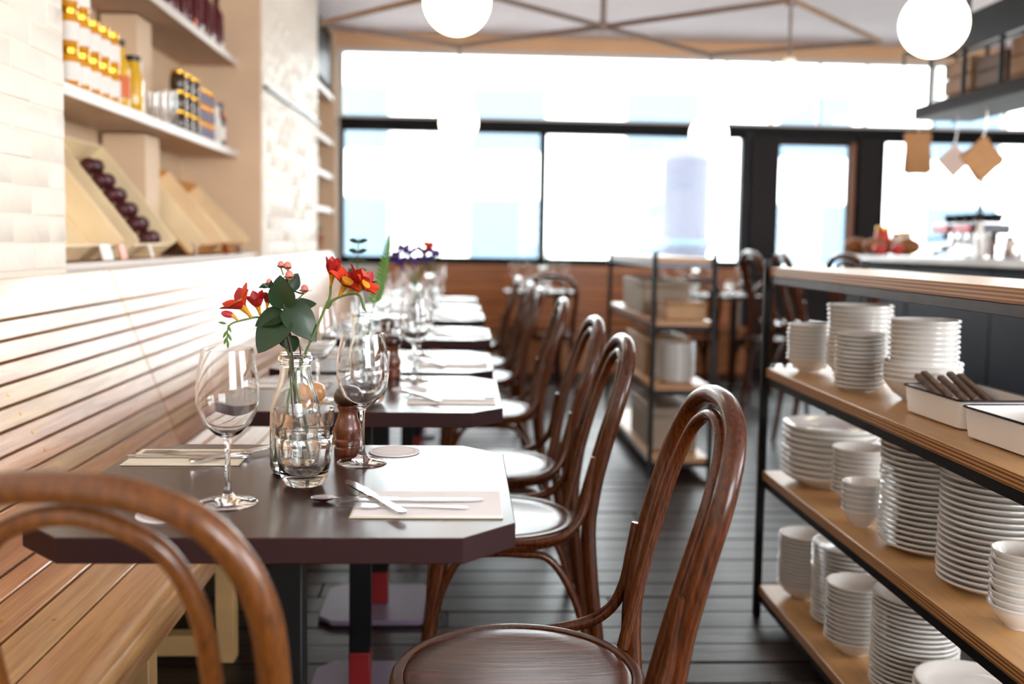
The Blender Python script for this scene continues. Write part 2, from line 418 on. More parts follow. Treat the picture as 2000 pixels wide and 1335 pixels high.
# left wall: piers, niche shell, low wall behind the bench
wl = MB()
wl.box(-1.9, XW, YR-.2, 3.0, 0, ZC); wl.box(-1.9, XW, 5.87, 8.02, 0, ZC)
wl.box(-1.9, XW-.03, 2.99, 9.4, 0, 1.045)
wall_left = struct(wl.build('wall_left', M['paintwhite']))
niche = MB().box(-1.72, -1.62, 3.0, 5.87, 1.045, ZC).box(-1.62, XW-.004, 5.85, 5.869, 1.045, ZC).box(-1.62, XW-.02, 3.0, 3.01, 1.045, ZC)
niche.box(-1.5, -1.42, 8.02, 9.3, 1.045, ZC).box(-1.42, XW-.004, 9.16, 9.3, 1.045, ZC)
niche.build('niche_lining', M['plaster'], wall_left)
# painted bricks on both piers (each an own piece, three shared shapes)
brs = []
for k in range(4):
    rr = random.Random(40+k); mb = MB().box(-.02, .0024+.0012*rr.random(), -.1095, .1095, -.035, .035, .0035)
    mb.v = [(p[0]+rr.uniform(-.0006, .0006), p[1]+rr.uniform(-.002, .002), p[2]+rr.uniform(-.0015, .0015)) for p in mb.v]
    brs.append(mb.mesh('brick', M['paintwhite']))
def brickwork(ya, yb, za, zb, lo=None):
    z = za+.0375; row = 0
    while z < zb:
        yy = yb-.1125 - (.1125 if row % 2 else 0)
        if row % 2: 
            o = ob('brick', brs[rnd.randrange(4)], wall_left, (XW, yb-.055, z)); o.scale = (1, .49, 1)
        while yy > ya+.1:
            ob('brick', brs[rnd.randrange(4)], wall_left, (XW+rnd.uniform(-.0008, .0008), yy, z)); yy -= .225
        z += .075; row += 1
brickwork(2.1, 3.0, 1.05, 2.0)
brickwork(5.87, 8.02, 1.05, 2.95)

# back wall: solid pieces round the openings
wb = MB()
wb.box(-1.9, -1.15, YB, YB+.25, 0, ZC); wb.box(-1.15, 2.62, YB, YB+.25, 0, .93); wb.box(3.9, XR, YB, YB+.25, 0, .95)
wb.box(5.9, XR+.2, YB, YB+.25, .95, ZC)
wall_back = struct(wb.build('wall_back', M['whitewall']))
struct(MB().box(-1.42, XR, YB-.03, YB+.25, 2.88, ZC, .004).build('trim_1', M['peach']))
struct(MB().box(-1.2, XR, YB-.05, YB-.03, 2.845, 2.885, .004).build('trim_2', M['whitewall']))
def window(name, x0, x1, z0, z1, mull, fr, mm, depth=.07, mw=.03, y0=YB):
    root = struct(empty(name, ((x0+x1)/2, y0, z0))); cx = (x0+x1)/2
    f = MB(); lx0, lx1 = x0-cx, x1-cx; H = z1-z0
    f.box(lx0, lx1, 0, depth, 0, fr, .004).box(lx0, lx1, 0, depth, H-fr, H, .004)
    f.box(lx0, lx0+fr, 0, depth, fr, H-fr, .004).box(lx1-fr, lx1, 0, depth, fr, H-fr, .004)
    f.build('frame', mm, root)
    xs = [lx0+fr] + [m-cx for m in mull] + [lx1-fr]
    for m in mull: MB().box(m-cx-mw/2, m-cx+mw/2, .005, depth-.005, fr, H-fr, .003).build('mullion', mm, root)
    for i in range(len(xs)-1):
        a = xs[i]+(mw/2 if i else 0); b = xs[i+1]-(mw/2 if i < len(xs)-2 else 0)
        MB().box(a, b, depth/2-.003, depth/2+.003, fr, H-fr).build('pane', M['pane'], root)
    return root
window('window_1', -1.15, 2.62, .965, 2.19, [.72], .04, M['frameblack'], mw=.065, depth=.1)
window('window_2', -1.15, 5.9, 2.262, 2.88, [2.42, 2.85, 3.3, 3.75, 4.4, 5.1], .03, M['whitewall'], mw=.025)
window('window_3', 3.9, 5.9, .97, 2.19, [4.9], .05, M['frameblack'])
struct(MB().box(-1.15, 5.9, YB-.02, YB+.09, 2.185, 2.262, .005).build('trim_3', M['frameblack']))
struct(MB().box(-1.16, 2.62, YB-.03, YB+.12, .93, .968, .005).build('trim_4', M['frameblack']))
d = struct(empty('door_1', (3.26, YB, 0)))
MB().box(-.64, -.33, -.04, .08, 0, 2.185, .006).build('jamb', M['doorbrown'], d)
MB().box(.42, .64, -.04, .08, 0, 2.185, .006).build('jamb', M['doorbrown'], d)
MB().box(-.33, .42, -.02, .06, 2.09, 2.185, .005).build('lintel', M['doorbrown'], d)
MB().box(-.33, .42, 0, .05, .02, .95, .005).build('kick_panel', M['doorbrown'], d)
MB().box(.33, .42, -.005, .055, .95, 2.09, .005).build('stile', M['doorbrown'], d)
MB().box(-.33, .33, .02, .03, .95, 2.09).build('pane', M['pane'], d)
MB().box(.345, .385, -.05, -.01, .5, 2.12, .008).build('door_pull', M['handlewood'], d)
struct(MB().box(2.615, 2.66, YB-.04, YB+.1, 0, 2.19, .004).build('trim_5', M['greysteel']))
# right wall and the wall behind the camera (each with an unseen opening added for light)
sa, sb, s0, s1 = SIDE_FILL_OPENING
struct(MB().box(XR, XR+.2, YR-.2, sa, 0, ZC).box(XR, XR+.2, sb, YB+.25, 0, ZC).box(XR, XR+.2, sa, sb, 0, s0).box(XR, XR+.2, sa, sb, s1, ZC).build('wall_right', M['whitewall']))
a, b, c, e = REAR_FILL_OPENING
struct(MB().box(-1.9, a, YR-.2, YR, 0, ZC).box(b, XR, YR-.2, YR, 0, ZC).box(a, b, YR-.2, YR, 0, c).box(a, b, YR-.2, YR, e, ZC).build('wall_rear', M['whitewall']))

# ------------------------------------------------------------------ street outside
struct(MB().box(-30, 40, YB+.25, 40, -.2, -.12).build('street', M['pavement']))
fac = empty('building', (2, 24, -.12))
tag(fac, 'pale building across the street behind the front windows', 'building')
MB().box(-22, 26, 0, 6, 0, 5.6).build('wall', M['facade'], fac)
for k in range(12):
    for zf in (.7, 3.3):
        x = -20.5+k*3.7
        wd = MB().box(x, x+2.0, -.06, .04, zf, zf+1.7, .02).build('window', M['facade'], fac)
        MB().box(x+.1, x+1.9, -.08, -.05, zf+.1, zf+1.6).build('pane', M['facadeglass'], wd)
kio = empty('advertising_column', (3.1, 14.0, -.12)); kio.scale = (1, 1, 1.12)
tag(kio, 'pale round advertising column on the pavement outside the front window', 'column')
MB().lathe([(0, 0), (.36, 0), (.36, .1), (.33, .14), (.33, 1.05), (.36, 1.1), (.36, 1.16), (.33, 1.2), (.33, 2.2), (.2, 2.36), (0, 2.42)], 28).build('shaft', M['kiosk'], kio)
MB().lathe([(.365, 1.12), (.375, 1.14), (.375, 1.18), (.365, 1.2)], 28).build('band', M['facadeglass'], kio)

# ================================================================== BENCH (banquette)
bench = empty('banquette', (-.75, 4.6, 0))
tag(bench, 'long slatted oak banquette along the left wall beside the tables', 'bench')
BX, BY = -.75, 4.6
SEAMS = [(.3, 3.3), (3.304, 6.2), (6.204, 8.72)]
zs = [.460, .522, .568, .615, .662, .709, .756, .803, .849, .896, .942, 1.041]
def bx_at(z): return -.93 - (z-.476)*(.185/.475)
scr = MB().lathe([(0, .0016), (.0035, .0014), (.0045, 0), (.0045, -.004)], 10, Matrix.Rotation(PI/2-.37, 4, 'Y')).mesh('screw', M['brass'])
scr_up = MB().lathe([(.0045, -.003), (.0045, .0002), (.0035, .0012), (0, .0014)], 10).mesh('screw', M['brass'])
for (ya, yb) in SEAMS:
    for i in range(11):
        z0, z1 = zs[i]+.0015, zs[i+1]-.0015
        t = .02; mb = MB()
        p0 = Vector((bx_at(z0), 0, z0)); p1 = Vector((bx_at(z1), 0, z1)); dn = (p1-p0).normalized(); nn = Vector((dn.z, 0, -dn.x))
        L_ = (p1-p0).length
        Mx = Matrix(((nn.x, 0, dn.x, p0.x-BX), (0, 1, 0, (ya+yb)/2-BY), (nn.z, 0, dn.z, p0.z), (0, 0, 0, 1)))
        o = MB().box(-t, 0, -(yb-ya)/2, (yb-ya)/2, 0, L_, .003).build('back_slat' if i < 10 else 'top_rail', M['oak'], bench)
        o.matrix_local = Mx
        if 1 <= i < 10:
            for sy in (2.46, 1.5, 4.2):
                if ya < sy < yb:
                    s_ = ob('screw', scr, o, (0.0003, sy+.02*i*(-1 if sy < 3 else 0)-(ya+yb)/2, L_*.5)); s_.rotation_euler = (0, .37, 0)
    for (xa, xb) in ((-.925, -.866), (-.862, -.778), (-.774, -.684)):
        o = MB().box(xa-BX+.001, xb-BX-.001, ya-BY, yb-BY, .434, .46, .003).build('seat_plank', M['oak'], bench)
        for sy in (1.78,):
            if ya < sy < yb: ob('screw', scr_up, o, ((xa+xb)/2-BX, sy-BY+.06*(xa+.9), .46))
    prof = [(-.680, .40), (-.680, .46), (-.60, .46), (-.578, .456), (-.564, .443), (-.56, .425), (-.566, .406), (-.585, .398)]
    mb = MB(); n = len(prof)
    mb.add([(p[0]-BX, ya-BY, p[1]) for p in prof]+[(p[0]-BX, yb-BY, p[1]) for p in prof],
           [(i, i+n, (i+1) % n+n, (i+1) % n) for i in range(n)]+[tuple(range(n)), tuple(range(2*n-1, n-1, -1))])
    mb.build('seat_nosing', M['oak_edge'], bench)
    MB().box(-.64-BX, -.60-BX, ya+.02-BY, yb-.02-BY, .33, .398, .003).build('apron', M['oak_edge'], bench)
    k = ya+.2 if ya < 1 else ya+.15
    while k < yb-.05:
        fr = MB()
        fr.box(-.66-BX, -.61-BX, k-BY, k+.055-BY, 0, .33, .003)
        fr.box(-1.02-BX, -.66-BX, k-BY, k+.055-BY, .02, .075, .003)
        fr.box(-1.02-BX, -.97-BX, k-BY, k+.055-BY, .075, .43, .003)
        fr.box(-.97-BX, -.66-BX, k+.005-BY, k+.05-BY, .37, .43, .003)
        p0, p1 = Vector((-.95-BX, k+.027-BY, .10)), Vector((-.66-BX, k+.027-BY, .36)); dn = (p1-p0).normalized(); nn = Vector((-dn.z, 0, dn.x))
        Mx = Matrix(((dn.x, 0, nn.x, p0.x), (0, 1, 0, p0.y), (dn.z, 0, nn.z, p0.z), (0, 0, 0, 1)))
        fr.box(0, (p1-p0).length, -.02, .02, -.022, .022, .002, Mx)
        fr.build('support_frame', M['pine'], bench); k += .72

# bench along the window wall
bb = empty('window_bench', (.95, YB-.2, 0))
tag(bb, 'brown wooden bench with tall panelled back under the front window', 'bench')
for i in range(6):
    MB().box(-1.7, 1.62, .105, .14, .42+i*.0875, .42+(i+1)*.0875-.004, .003).build('back_plank', M['walnut'], bb)
MB().box(-1.7, 1.62, .14, .165, .0, .93).build('back_panel', M['doorbrown'], bb)
for i in range(3): MB().box(-1.7, 1.62, -.32+i*.14, -.32+(i+1)*.14-.004, .385, .412, .003).build('seat_plank', M['walnut'], bb)
MB().box(-1.7, 1.62, -.29, -.27, .0, .385, .003).build('front_panel', M['walnut'], bb)

# ================================================================== TABLES
TZ = .75
def octo(x0, x1, y0, y1, c): return [(x0+c, y0), (x1-c, y0), (x1, y0+c), (x1, y1-c), (x1-c, y1), (x0+c, y1), (x0, y1-c), (x0, y0+c)]
TT = [(-.612, .078, 1.325, 1.94, 1.53), (-.598, .098, 2.315, 2.95, 2.47), (-.60, .096, 3.03, 3.64, 3.08), (-.585, .116, 4.05, 4.66, 4.25),
      (-.59, .108, 5.06, 5.67, 5.26), (-.595, .10, 5.71, 6.32, 5.92), (-.60, .09, 6.58, 7.19, 6.8)]
TN = ['nearest', 'second', 'third', 'fourth', 'fifth', 'sixth', 'farthest']
tables = []
for i, (x0, x1, y0, y1, py) in enumerate(TT):
    cx, cy = (x0+x1)/2, (y0+y1)/2
    t = empty('dining_table', (cx, cy, 0))
    tag(t, {0: 'plum-brown table with clipped corners nearest the camera, flowers in a bottle on it'}.get(i, '%s plum-brown table with clipped corners in the row along the banquette' % TN[i]), 'table', 'tables along the banquette')
    X, Y = (x1-x0)/2, (y1-y0)/2
    top = MB().prism(octo(-X, X, -Y, Y, .075), TZ-.036, TZ, .0015).build('table_top', M['tabletop'], t, 30)
    me = top.data; me.materials.append(M['tableedge'])
    for p in me.polygons:
        if abs(p.normal.z) < .3: p.material_index = 1
    pyl = py-cy
    MB().box(-.026, .026, pyl-.026, pyl+.026, .118, TZ-.045, .003).build('column', M['blacksteel'], t)
    MB().box(-.0262, .0262, pyl-.0262, pyl+.0262, .018, .118, .003).build('red_foot', M['columnred'], t)  # lower end of the column, coloured red
    bx_, by_ = (.15, .12) if i == 0 else ((.175, 0) if i == 2 else ((.13, 0) if i < 4 else (.09, 0)))
    MB().prism(octo(-bx_, bx_, pyl-.165+by_, pyl+.165+by_, min(.045, bx_*.4)), 0.003, .018, .003).build('base_plate', M['baseplate'], t)
    MB().box(-.2, .2, pyl-.03, pyl+.03, TZ-.05, TZ-.036, .002).build('top_bracket', M['blacksteel'], t)
    tables.append(t)

# ================================================================== BENTWOOD CHAIRS
def make_chair(seat=.46, lift=0.0, name='bentwood_chair', wm='bentwood', sm='seatply', inner=True):
    """front of the chair is +Y"""
    t = empty(name); s = seat
    def zz(z): return z*(s/.46) if z <= .46 else s+(z-.46)
    half = [(.196, -.275, 0), (.182, -.24, .2), (.174, -.214, .44), (.177, -.222, .56), (.187, -.248, .68), (.184, -.28, .79), (.146, -.303, .866), (.078, -.313, .9), (0, -.316, .908)]
    pts = [(-x, y, zz(z)) for x, y, z in half] + [(x, y, zz(z)) for x, y, z in half[-2::-1]]
    path = cat_rom(pts, 6)
    rr = [.0135, .0155, .0178, .0178, .017, .0168, .0165, .0163, .0163]
    rr = lerp_r(rr + rr[-2::-1], len(path))
    MB().tube(path, rr, 14).build('back_hoop', M[wm], t)
    if inner:
        ih = [(.108, -.188, .452), (.113, -.214, .56), (.12, -.246, .68), (.118, -.275, .775), (.094, -.294, .838), (.05, -.304, .868), (0, -.306, .878)]
        pts = [(-x, y, zz(z)) for x, y, z in ih] + [(x, y, zz(z)) for x, y, z in ih[-2::-1]]
        MB().tube(cat_rom(pts, 6), .0112, 12).build('inner_hoop', M[wm], t)
    MB().lathe([(0, s-.016), (.183, s-.016), (.183, s-.004), (.176, s-.0015), (.15, s-.005), (.1, s-.0085), (.05, s-.01), (0, s-.0105)], 48).build('seat', M[sm], t)
    MB().lathe([(.181, s-.036), (.199, s-.037), (.206, s-.03), (.2075, s-.018), (.205, s-.006), (.2, s-.0005), (.194, s), (.1865, s-.0015), (.1835, s-.006), (.181, s-.02)], 48, closed=True).build('seat_ring', M[wm], t)
    for sg in (-1, 1):
        MB().tube(cat_rom([(sg*.138, .128, s-.025), (sg*.147, .15, s*.65), (sg*.158, .172, s*.3), (sg*.166, .19, 0)], 4), lerp_r([.0185, .018, .0155, .0125], 13), 12).build('leg', M[wm], t)
        MB().tube(cat_rom([(sg*.2, -.03, s-.014), (sg*.203, -.10, s-.008), (sg*.203, -.15, s+.006), (sg*.197, -.184, s+.036), (sg*.19, -.203, s+.082), (sg*.188, -.212, s+.14), (sg*.189, -.22, s+.19)], 5), lerp_r([.007, .0105, .011, .0108, .0105, .0095, .008], 31), 10).build('hip_brace', M[wm], t)
        pl = [(sg*.158, .165, s*.40), (sg*.158, .135, s*.68), (sg*.162, .085, s*.88), (sg*.166, .02, s-.048), (sg*.17, -.05, s-.048), (sg*.172, -.12, s*.87), (sg*.174, -.175, s*.70), (sg*.176, -.21, s*.48)]
        MB().tube(cat_rom(pl, 5), .0095, 10).build('arch_brace', M[wm], t)
    pl = [(-.148, .165, s*.45), (-.128, .162, s*.7), (-.08, .158, s*.88), (-.03, .155, s-.046), (.03, .155, s-.046), (.08, .158, s*.88), (.128, .162, s*.7), (.148, .165, s*.45)]
    MB().tube(cat_rom(pl, 5), .0095, 10).build('arch_brace', M[wm], t)
    bt = MB().lathe([(0, .003), (.004, .002), (.005, 0), (.005, -.006)], 8, Matrix.Rotation(PI/2, 4, 'Y')).mesh('bolt', M['brass'])
    for z in (s+.03, s-.01):
        ob('bolt', bt, t, (.193, -.2165, z))
    return t
chair0 = make_chair()
CH = [(.095, 1.565, 90), (.09, 2.49, 90), (.10, 3.10, 91), (.10, 4.13, 89), (.08, 5.15, 90), (.07, 5.77, 91), (.05, 6.71, 89)]
CL = ['dark bentwood chair nearest the camera, its whole hoop back in sharp focus', 'dark bentwood chair behind the nearest one, drawn up to the second table',
      'dark bentwood chair at the third table, third from the camera', 'dark bentwood chair at the fourth table, fourth from the camera',
      'dark bentwood chair at the fifth table, fifth from the camera', 'dark bentwood chair at the sixth table, sixth from the camera', 'dark bentwood chair at the farthest table of the row']
for i, (x, y, a) in enumerate(CH):
    o = chair0 if i == 0 else copy_tree(chair0)
    o.location = (x, y, 0); o.rotation_euler = (0, 0, math.radians(a))
    tag(o, CL[i], 'chair', 'bentwood chairs along the aisle')
fg = make_chair(wm='bentwood_fg')
fg.rotation_euler = (0, 0, math.radians(-9)); fg.location = (-.334, 1.278, 0)
tag(fg, 'blurred worn brown bentwood chair in the lower left corner, back to the camera', 'chair')

# ================================================================== PLATE SHELVING
def shelving(name, y0, y1, label, x0=.928, x1=1.225):
    cx, cy = (x0+x1)/2, (y0+y1)/2
    t = empty(name, (cx, cy, 0)); tag(t, label, 'shelf unit')
    a, b, c, d = x0-cx, x1-cx, y0-cy, y1-cy
    for z in (1.087, .778, .459, .098):
        o = MB().box(a, b, c, d, -.028, 0, .0015).build('shelf_board', M['ply'], t); o.location = (0, 0, z)
        rl = MB()
        rl.box(a+.002, a+.022, c, d, z-.05, z-.0285, .001).box(b-.022, b-.002, c, d, z-.05, z-.0285, .001)
        rl.box(a, b, d-.022, d-.002, z-.05, z-.0285, .001).box(a, b, c+.002, c+.022, z-.05, z-.0285, .001)
        rl.build('shelf_rail', M['greysteel'] if z > 1 else M['blacksteel'], t)
    for px in (a-.011, b-.011):
        for py in (c-.022, d):
            MB().box(px, px+.022, py, py+.022, 0, 1.11, .0015).build('post', M['blacksteel'], t)
    return t
shelving('plate_shelving', 1.18, 3.0, 'plywood and black steel shelving stacked with white crockery, in front')
shelving('display_shelving', 4.84, 6.3, 'second plywood and steel shelving unit farther back beside the aisle')

def plate_mesh(R, h, p=.012, name='plate'):
    p -= .0003
    k = R
    return MB().lathe([(0, .004), (k*.52, .003), (k*.55, 0), (k*.6, 0), (k*.62, .004), (k*.80, h*.34), (k*.93, h*.62), (k*.965, h*.74), (k*.99, h*.8), (k, h*.88), (k*.997, h*.97), (k*.985, h), (k*.94, h*.97), (k*.78, max(h*.6, p+.0012)), (k*.68, p), (k*.4, p-.0003), (0, p-.0003)], 44).mesh(name, M['china'])
def bowl_mesh(R, h, p=.012, name='bowl'):
    p -= .0003
    return MB().lathe([(0, .004), (R*.37, .004), (R*.39, 0), (R*.45, 0), (R*.48, .005), (R*.68, h*.3), (R*.82, h*.58), (R*.915, h*.80), (R*.93, h*.86), (R*.985, h*.885), (R, h*.93), (R*.995, h*.985), (R*.98, h), (R*.95, h*.985), (R*.9, h*.86), (R*.78, h*.6), (R*.62, h*.32), (R*.53, p), (0, p-.0003)], 40).mesh(name, M['china'])
def stack(kind, x, y, z, R, h, pitch, n, where, grp):
    me = plate_mesh(R, h, pitch) if kind == 'plate' else bowl_mesh(R, h, pitch)
    word = {'plate': 'plate', 'bowl': 'bowl'}[kind]
    for i in range(n):
        o = ob(word, me, None, (x+rnd.uniform(-.0018, .0018), y+rnd.uniform(-.0018, .0018), z+.0004+i*pitch), rnd.uniform(0, 6))
        pos = n-i
        if i == 0 and n > 1: lab = 'bottom white %s of %s' % (word, where)
        else: lab = '%s white %s%s of %s' % (ORD[pos], word, '' if pos == 1 else ' from the top', where)
        tag(o, lab, word, grp)
Z2, Z3, Z4 = .778, .459, .098
stack('bowl', 1.035, 2.925, Z2, .066, .042, .0125, 9, 'the short far stack on the upper shelf', 'crockery on the upper shelf')
stack('bowl', 1.112, 2.745, Z2, .090, .05, .0125, 14, 'the tall back stack on the upper shelf', 'crockery on the upper shelf')
stack('plate', 1.035, 2.545, Z2, .064, .016, .0112, 13, 'the narrow stack on the upper shelf', 'crockery on the upper shelf')
stack('bowl', 1.125, 2.385, Z2, .096, .058, .0128, 4, 'the wide base stack beside the tray', 'crockery on the upper shelf')
stack('bowl', 1.128, 2.385, Z2+.0128*4+.0005, .083, .048, .0125, 9, 'the stack set upon wider bowls', 'crockery on the upper shelf')
stack('plate', 1.076, 2.835, Z3, .138, .042, .0172, 9, 'the broad far stack on the middle shelf', 'crockery on the middle shelf')
stack('bowl', 1.070, 2.600, Z3, .073, .045, .0125, 10, 'the medium stack on the middle shelf', 'crockery on the middle shelf')
stack('bowl', 1.000, 2.405, Z3, .052, .044, .0135, 6, 'the small low stack, middle shelf', 'crockery on the middle shelf')
stack('plate', 1.087, 2.215, Z3, .118, .022, .0126, 20, 'the tallest stack on the middle shelf', 'crockery on the middle shelf')
stack('plate', 1.090, 1.955, Z3, .108, .022, .0126, 18, 'the nearer tall stack on the middle shelf', 'crockery on the middle shelf')
stack('bowl', 1.030, 1.745, Z3, .056, .045, .0125, 9, 'the stack cut by the right picture edge', 'crockery on the middle shelf')
stack('bowl', 1.035, 2.90, Z4, .078, .045, .0115, 14, 'the far stack on the lowest shelf', 'crockery on the lowest shelf')
stack('plate', 1.098, 2.685, Z4, .112, .024, .012, 18, 'the glossy wide stack on the lowest shelf', 'crockery on the lowest shelf')
stack('bowl', 1.030, 2.49, Z4, .077, .045, .0118, 13, 'the narrow front stack on the lowest shelf', 'crockery on the lowest shelf')
stack('plate', 1.082, 2.265, Z4, .100, .022, .0115, 20, 'the tall near stack on the lowest shelf', 'crockery on the lowest shelf')
stack('plate', 1.100, 2.03, Z4, .118, .026, .0125, 9, 'the low stack at the bottom right corner', 'crockery on the lowest shelf')

def tray(x, y, rz, label):
    t = empty('enamel_tray', (x, y, Z2+.001), rz); tag(t, label, 'tray', 'enamel trays')
    X, Y, H = .088, .125, .062
    mb = MB()
    def ring(dx, dy, z, c=.016):
        P = []
        for sx, sy, a0 in ((1, 1, 0), (-1, 1, 90), (-1, -1, 180), (1, -1, 270)):
            for k in range(5):
                an = math.radians(a0+k*22.5); P.append((sx*(dx-c)+c*math.cos(an), sy*(dy-c)+c*math.sin(an), z))
        return P
    rings = [ring(X-.014, Y-.014, 0), ring(X-.006, Y-.006, .004), ring(X, Y, H), ring(X-.0025, Y-.0025, H), ring(X-.009, Y-.009, .006), ring(X-.016, Y-.016, .004)]
    n = 20; v = [p for r in rings for p in r]; f = []
    for k in range(5):
        for i in range(n): f.append((k*n+i, k*n+(i+1) % n, (k+1)*n+(i+1) % n, (k+1)*n+i))
    f.append(tuple(range(n-1, -1, -1))); f.append(tuple(5*n+i for i in range(n)))
    MB().add(v, f).build('body', M['enamel'], t)
    MB().tube(ring(X+.001, Y+.001, H), .0024, 6, closed=True).build('rim', M['navyrim'], t)
    return t
tray(1.098, 2.10, math.radians(2), 'white enamel tray with navy rim holding knives, beside stacked bowls')
tray(1.085, 1.80, math.radians(3), 'empty white enamel tray with navy rim at the right edge')
for i, (dx, dy, an) in enumerate(((-.05, .005, 16), (-.025, .012, 18), (.0, .0, 15), (.024, .008, 18), (.052, -.004, 17))):
    k = empty('table_knife', (1.098+dx, 2.08+dy, Z2+.032)); tag(k, '%s dark-handled knife lying in the enamel tray' % ['leftmost', 'second', 'middle', 'fourth', 'rightmost'][i], 'knife', 'knives in the tray')
    k.rotation_euler = (math.radians(an), 0, math.radians(rnd.uniform(-3, 3)))
    MB().box(-.0085, .0085, .03, .165, -.004, .009, .003).build('handle', M['handle'], k)
    MB().box(-.008, .008, -.07, .03, 0, .002, .0008).build('blade', M['steel'], k)

# ================================================================== TABLEWARE
def wine_glass_mesh():
    o = [(0, 0), (.043, 0), (.0445, .0012), (.043, .0024), (.03, .0042), (.012, .009), (.0055, .02), (.0042, .04), (.004, .075), (.0048, .092), (.0085, .1),
         (.02, .107), (.033, .12), (.042, .137), (.0462, .155), (.0465, .172), (.0445, .192), (.0412, .212), (.0378, .234)]
    i = [(.0368, .2342), (.0402, .212), (.0435, .192), (.0455, .172), (.0452, .155), (.041, .138), (.032, .1215), (.02, .1095), (.008, .104), (0, .103)]
    return MB().lathe(o+i, 40).mesh('wine_glass', M['glass'], 60)
WG = wine_glass_mesh()
def tumbler_mesh():
    o = [(0, .0), (.022, .0), (.028, .003), (.0345, .016), (.0385, .036), (.0405, .06), (.0412, .076), (.0425, .078), (.0425, .081), (.0412, .083), (.0425, .1), (.0445, .122)]
    i = [(.0425, .1222), (.0405, .1), (.0392, .08), (.0385, .06), (.0365, .04), (.033, .026), (.026, .018), (.015, .015), (0, .0145)]
    return MB().lathe(o+i, 36).mesh('tumbler', M['glass'], 60)
TB = tumbler_mesh()
TB.transform(Matrix.Diagonal((1.1, 1.1, 1.03, 1)))
def bottle(x, y, label, s=1.0, level=.105):
    t = empty('bottle_vase', (x, y, TZ)); tag(t, label, 'vase', 'bottle vases on the tables')
    o = [(0, .004), (.02, .003), (.03, 0), (.036, .001), (.041, .006), (.043, .014), (.0432, .095), (.042, .112), (.037, .132), (.0305, .15), (.027, .165), (.0258, .182), (.0258, .19), (.0285, .192), (.0292, .196), (.0285, .2), (.0258, .2015), (.0262, .206)]
    i = [(.0232, .2065), (.0232, .182), (.0245, .165), (.028, .15), (.0345, .132), (.0395, .112), (.0407, .095), (.0405, .016), (.037, .008), (.02, .008), (0, .009)]
    MB().lathe([(r*s, z*s) for r, z in o+i], 40).build('glass_body', M['bottleglass'], t, 60)
    q = [(0, .0095), (.02, .0088), (.0365, .0088), (.0398, .0165), (.04, .095), (.0392, min(level, .108)), (0, min(level, .108))]
    MB().lathe([(r*s, z*s) for r, z in q], 36).build('water', M['water'], t, 60)
    return t
def mill(x, y, label, m1, m2, z=TZ):
    t = empty('pepper_mill', (x, y, z)); tag(t, label, 'pepper mill', 'wooden mills on the tables')
    MB().lathe([(0, 0), (.0245, 0), (.0255, .003), (.0255, .012), (.0235, .014), (.0235, .017), (.0255, .019), (.0255, .026), (.0225, .029), (.0235, .034), (.0258, .044), (.0245, .054), (.0195, .066), (.0172, .075), (.0178, .083), (.0205, .088), (.0205, .092), (0, .092)], 28).build('body', M[m1], t)
    MB().lathe([(0, .0922), (.0185, .0922), (.0235, .096), (.0262, .104), (.0255, .113), (.021, .121), (.012, .1255), (0, .1268)], 28).build('cap', M[m2], t)
    return t
def coaster(x, y, label, z=TZ):
    t = empty('coaster', (x, y, z)); tag(t, label, 'coaster')
    MB().lathe([(0, .0002), (.0475, .0002), (.048, .001), (.0475, .0024), (0, .0024)], 36).build('card', M['coaster'], t)
    MB().lathe([(.0385, .00245), (.0385, .00265), (.0395, .00265), (.0395, .00245)], 36).build('printed_ring', M['coasterline'], t)
    return t
def flat_strip(outline, z0, th, bend):
    """outline: list of (y, half width); a bar of metal along y with height profile bend(y)"""
    mb = MB(); v = []; f = []
    for y_, hw in outline:
        z = z0+bend(y_); v += [(-hw, y_, z), (hw, y_, z), (hw, y_, z+th), (-hw, y_, z+th)]
    n = len(outline)
    for i in range(n-1):
        for k in range(4): f.append((i*4+k, i*4+(k+1) % 4, (i+1)*4+(k+1) % 4, (i+1)*4+k))
    f.append((3, 2, 1, 0)); f.append(tuple((n-1)*4+k for k in range(4)))
    return mb.add(v, f)
def fork_parts():
    bend = lambda y: .0015+.006*max(0, (y-.05)/.05)*(1-max(0, (y-.05)/.06)) if y > .03 else .0012*math.cos(y*20)+.001
    h = flat_strip([(-.095, .003), (-.088, .006), (-.06, .0052), (-.02, .0032), (.02, .0026), (.035, .004), (.045, .0105), (.06, .012)], 0, .0018, bend)
    for k in range(4):
        h2 = flat_strip([(.058, .0016), (.08, .0013), (.1, .0008)], 0, .0016, bend)
        h.add([(p[0]-.0095+k*.00633, p[1], p[2]) for p in h2.v], h2.f)
    return h.mesh('fork', M['steel'])
def knife_mesh():
    bend = lambda y: .0008
    h = flat_strip([(-.11, .004), (-.105, .0068), (-.06, .0064), (-.015, .0046), (-.005, .0052), (.0, .0075), (.05, .0085), (.085, .0075), (.102, .0045), (.108, .0012)], 0, .003, bend)
    return h.mesh('knife', M['steel'])
FK, KN = fork_parts(), knife_mesh()
def napkin(x, y, wx, wy, rz, label, z=TZ, mm='paper'):
    t = empty('napkin', (x, y, z), rz); tag(t, label, 'napkin', 'paper napkins')
    mb = MB().box(-wx/2, wx/2, -wy/2, wy/2, .0004, .002, .0006); mb.build('lower_fold', M['creampaper'], t)
    MB().box(-wx/2+.003, wx/2-.001, -wy/2+.003, wy/2-.004, .0021, .0036, .0006).build('upper_fold', M[mm], t)
    return t
def lay(me, name, x, y, z, rz, label, tilt=0):
    o = ob(name, me, None, (x, y, z)); o.rotation_euler = (tilt, 0, rz); tag(o, label, name, 'cutlery laid on the tables'); return o
def wineglass(x, y, label, rz=0): return tag(ob('wine_glass', WG, None, (x, y, TZ+.0003), rz), label, 'wine glass', 'wine glasses on the tables')
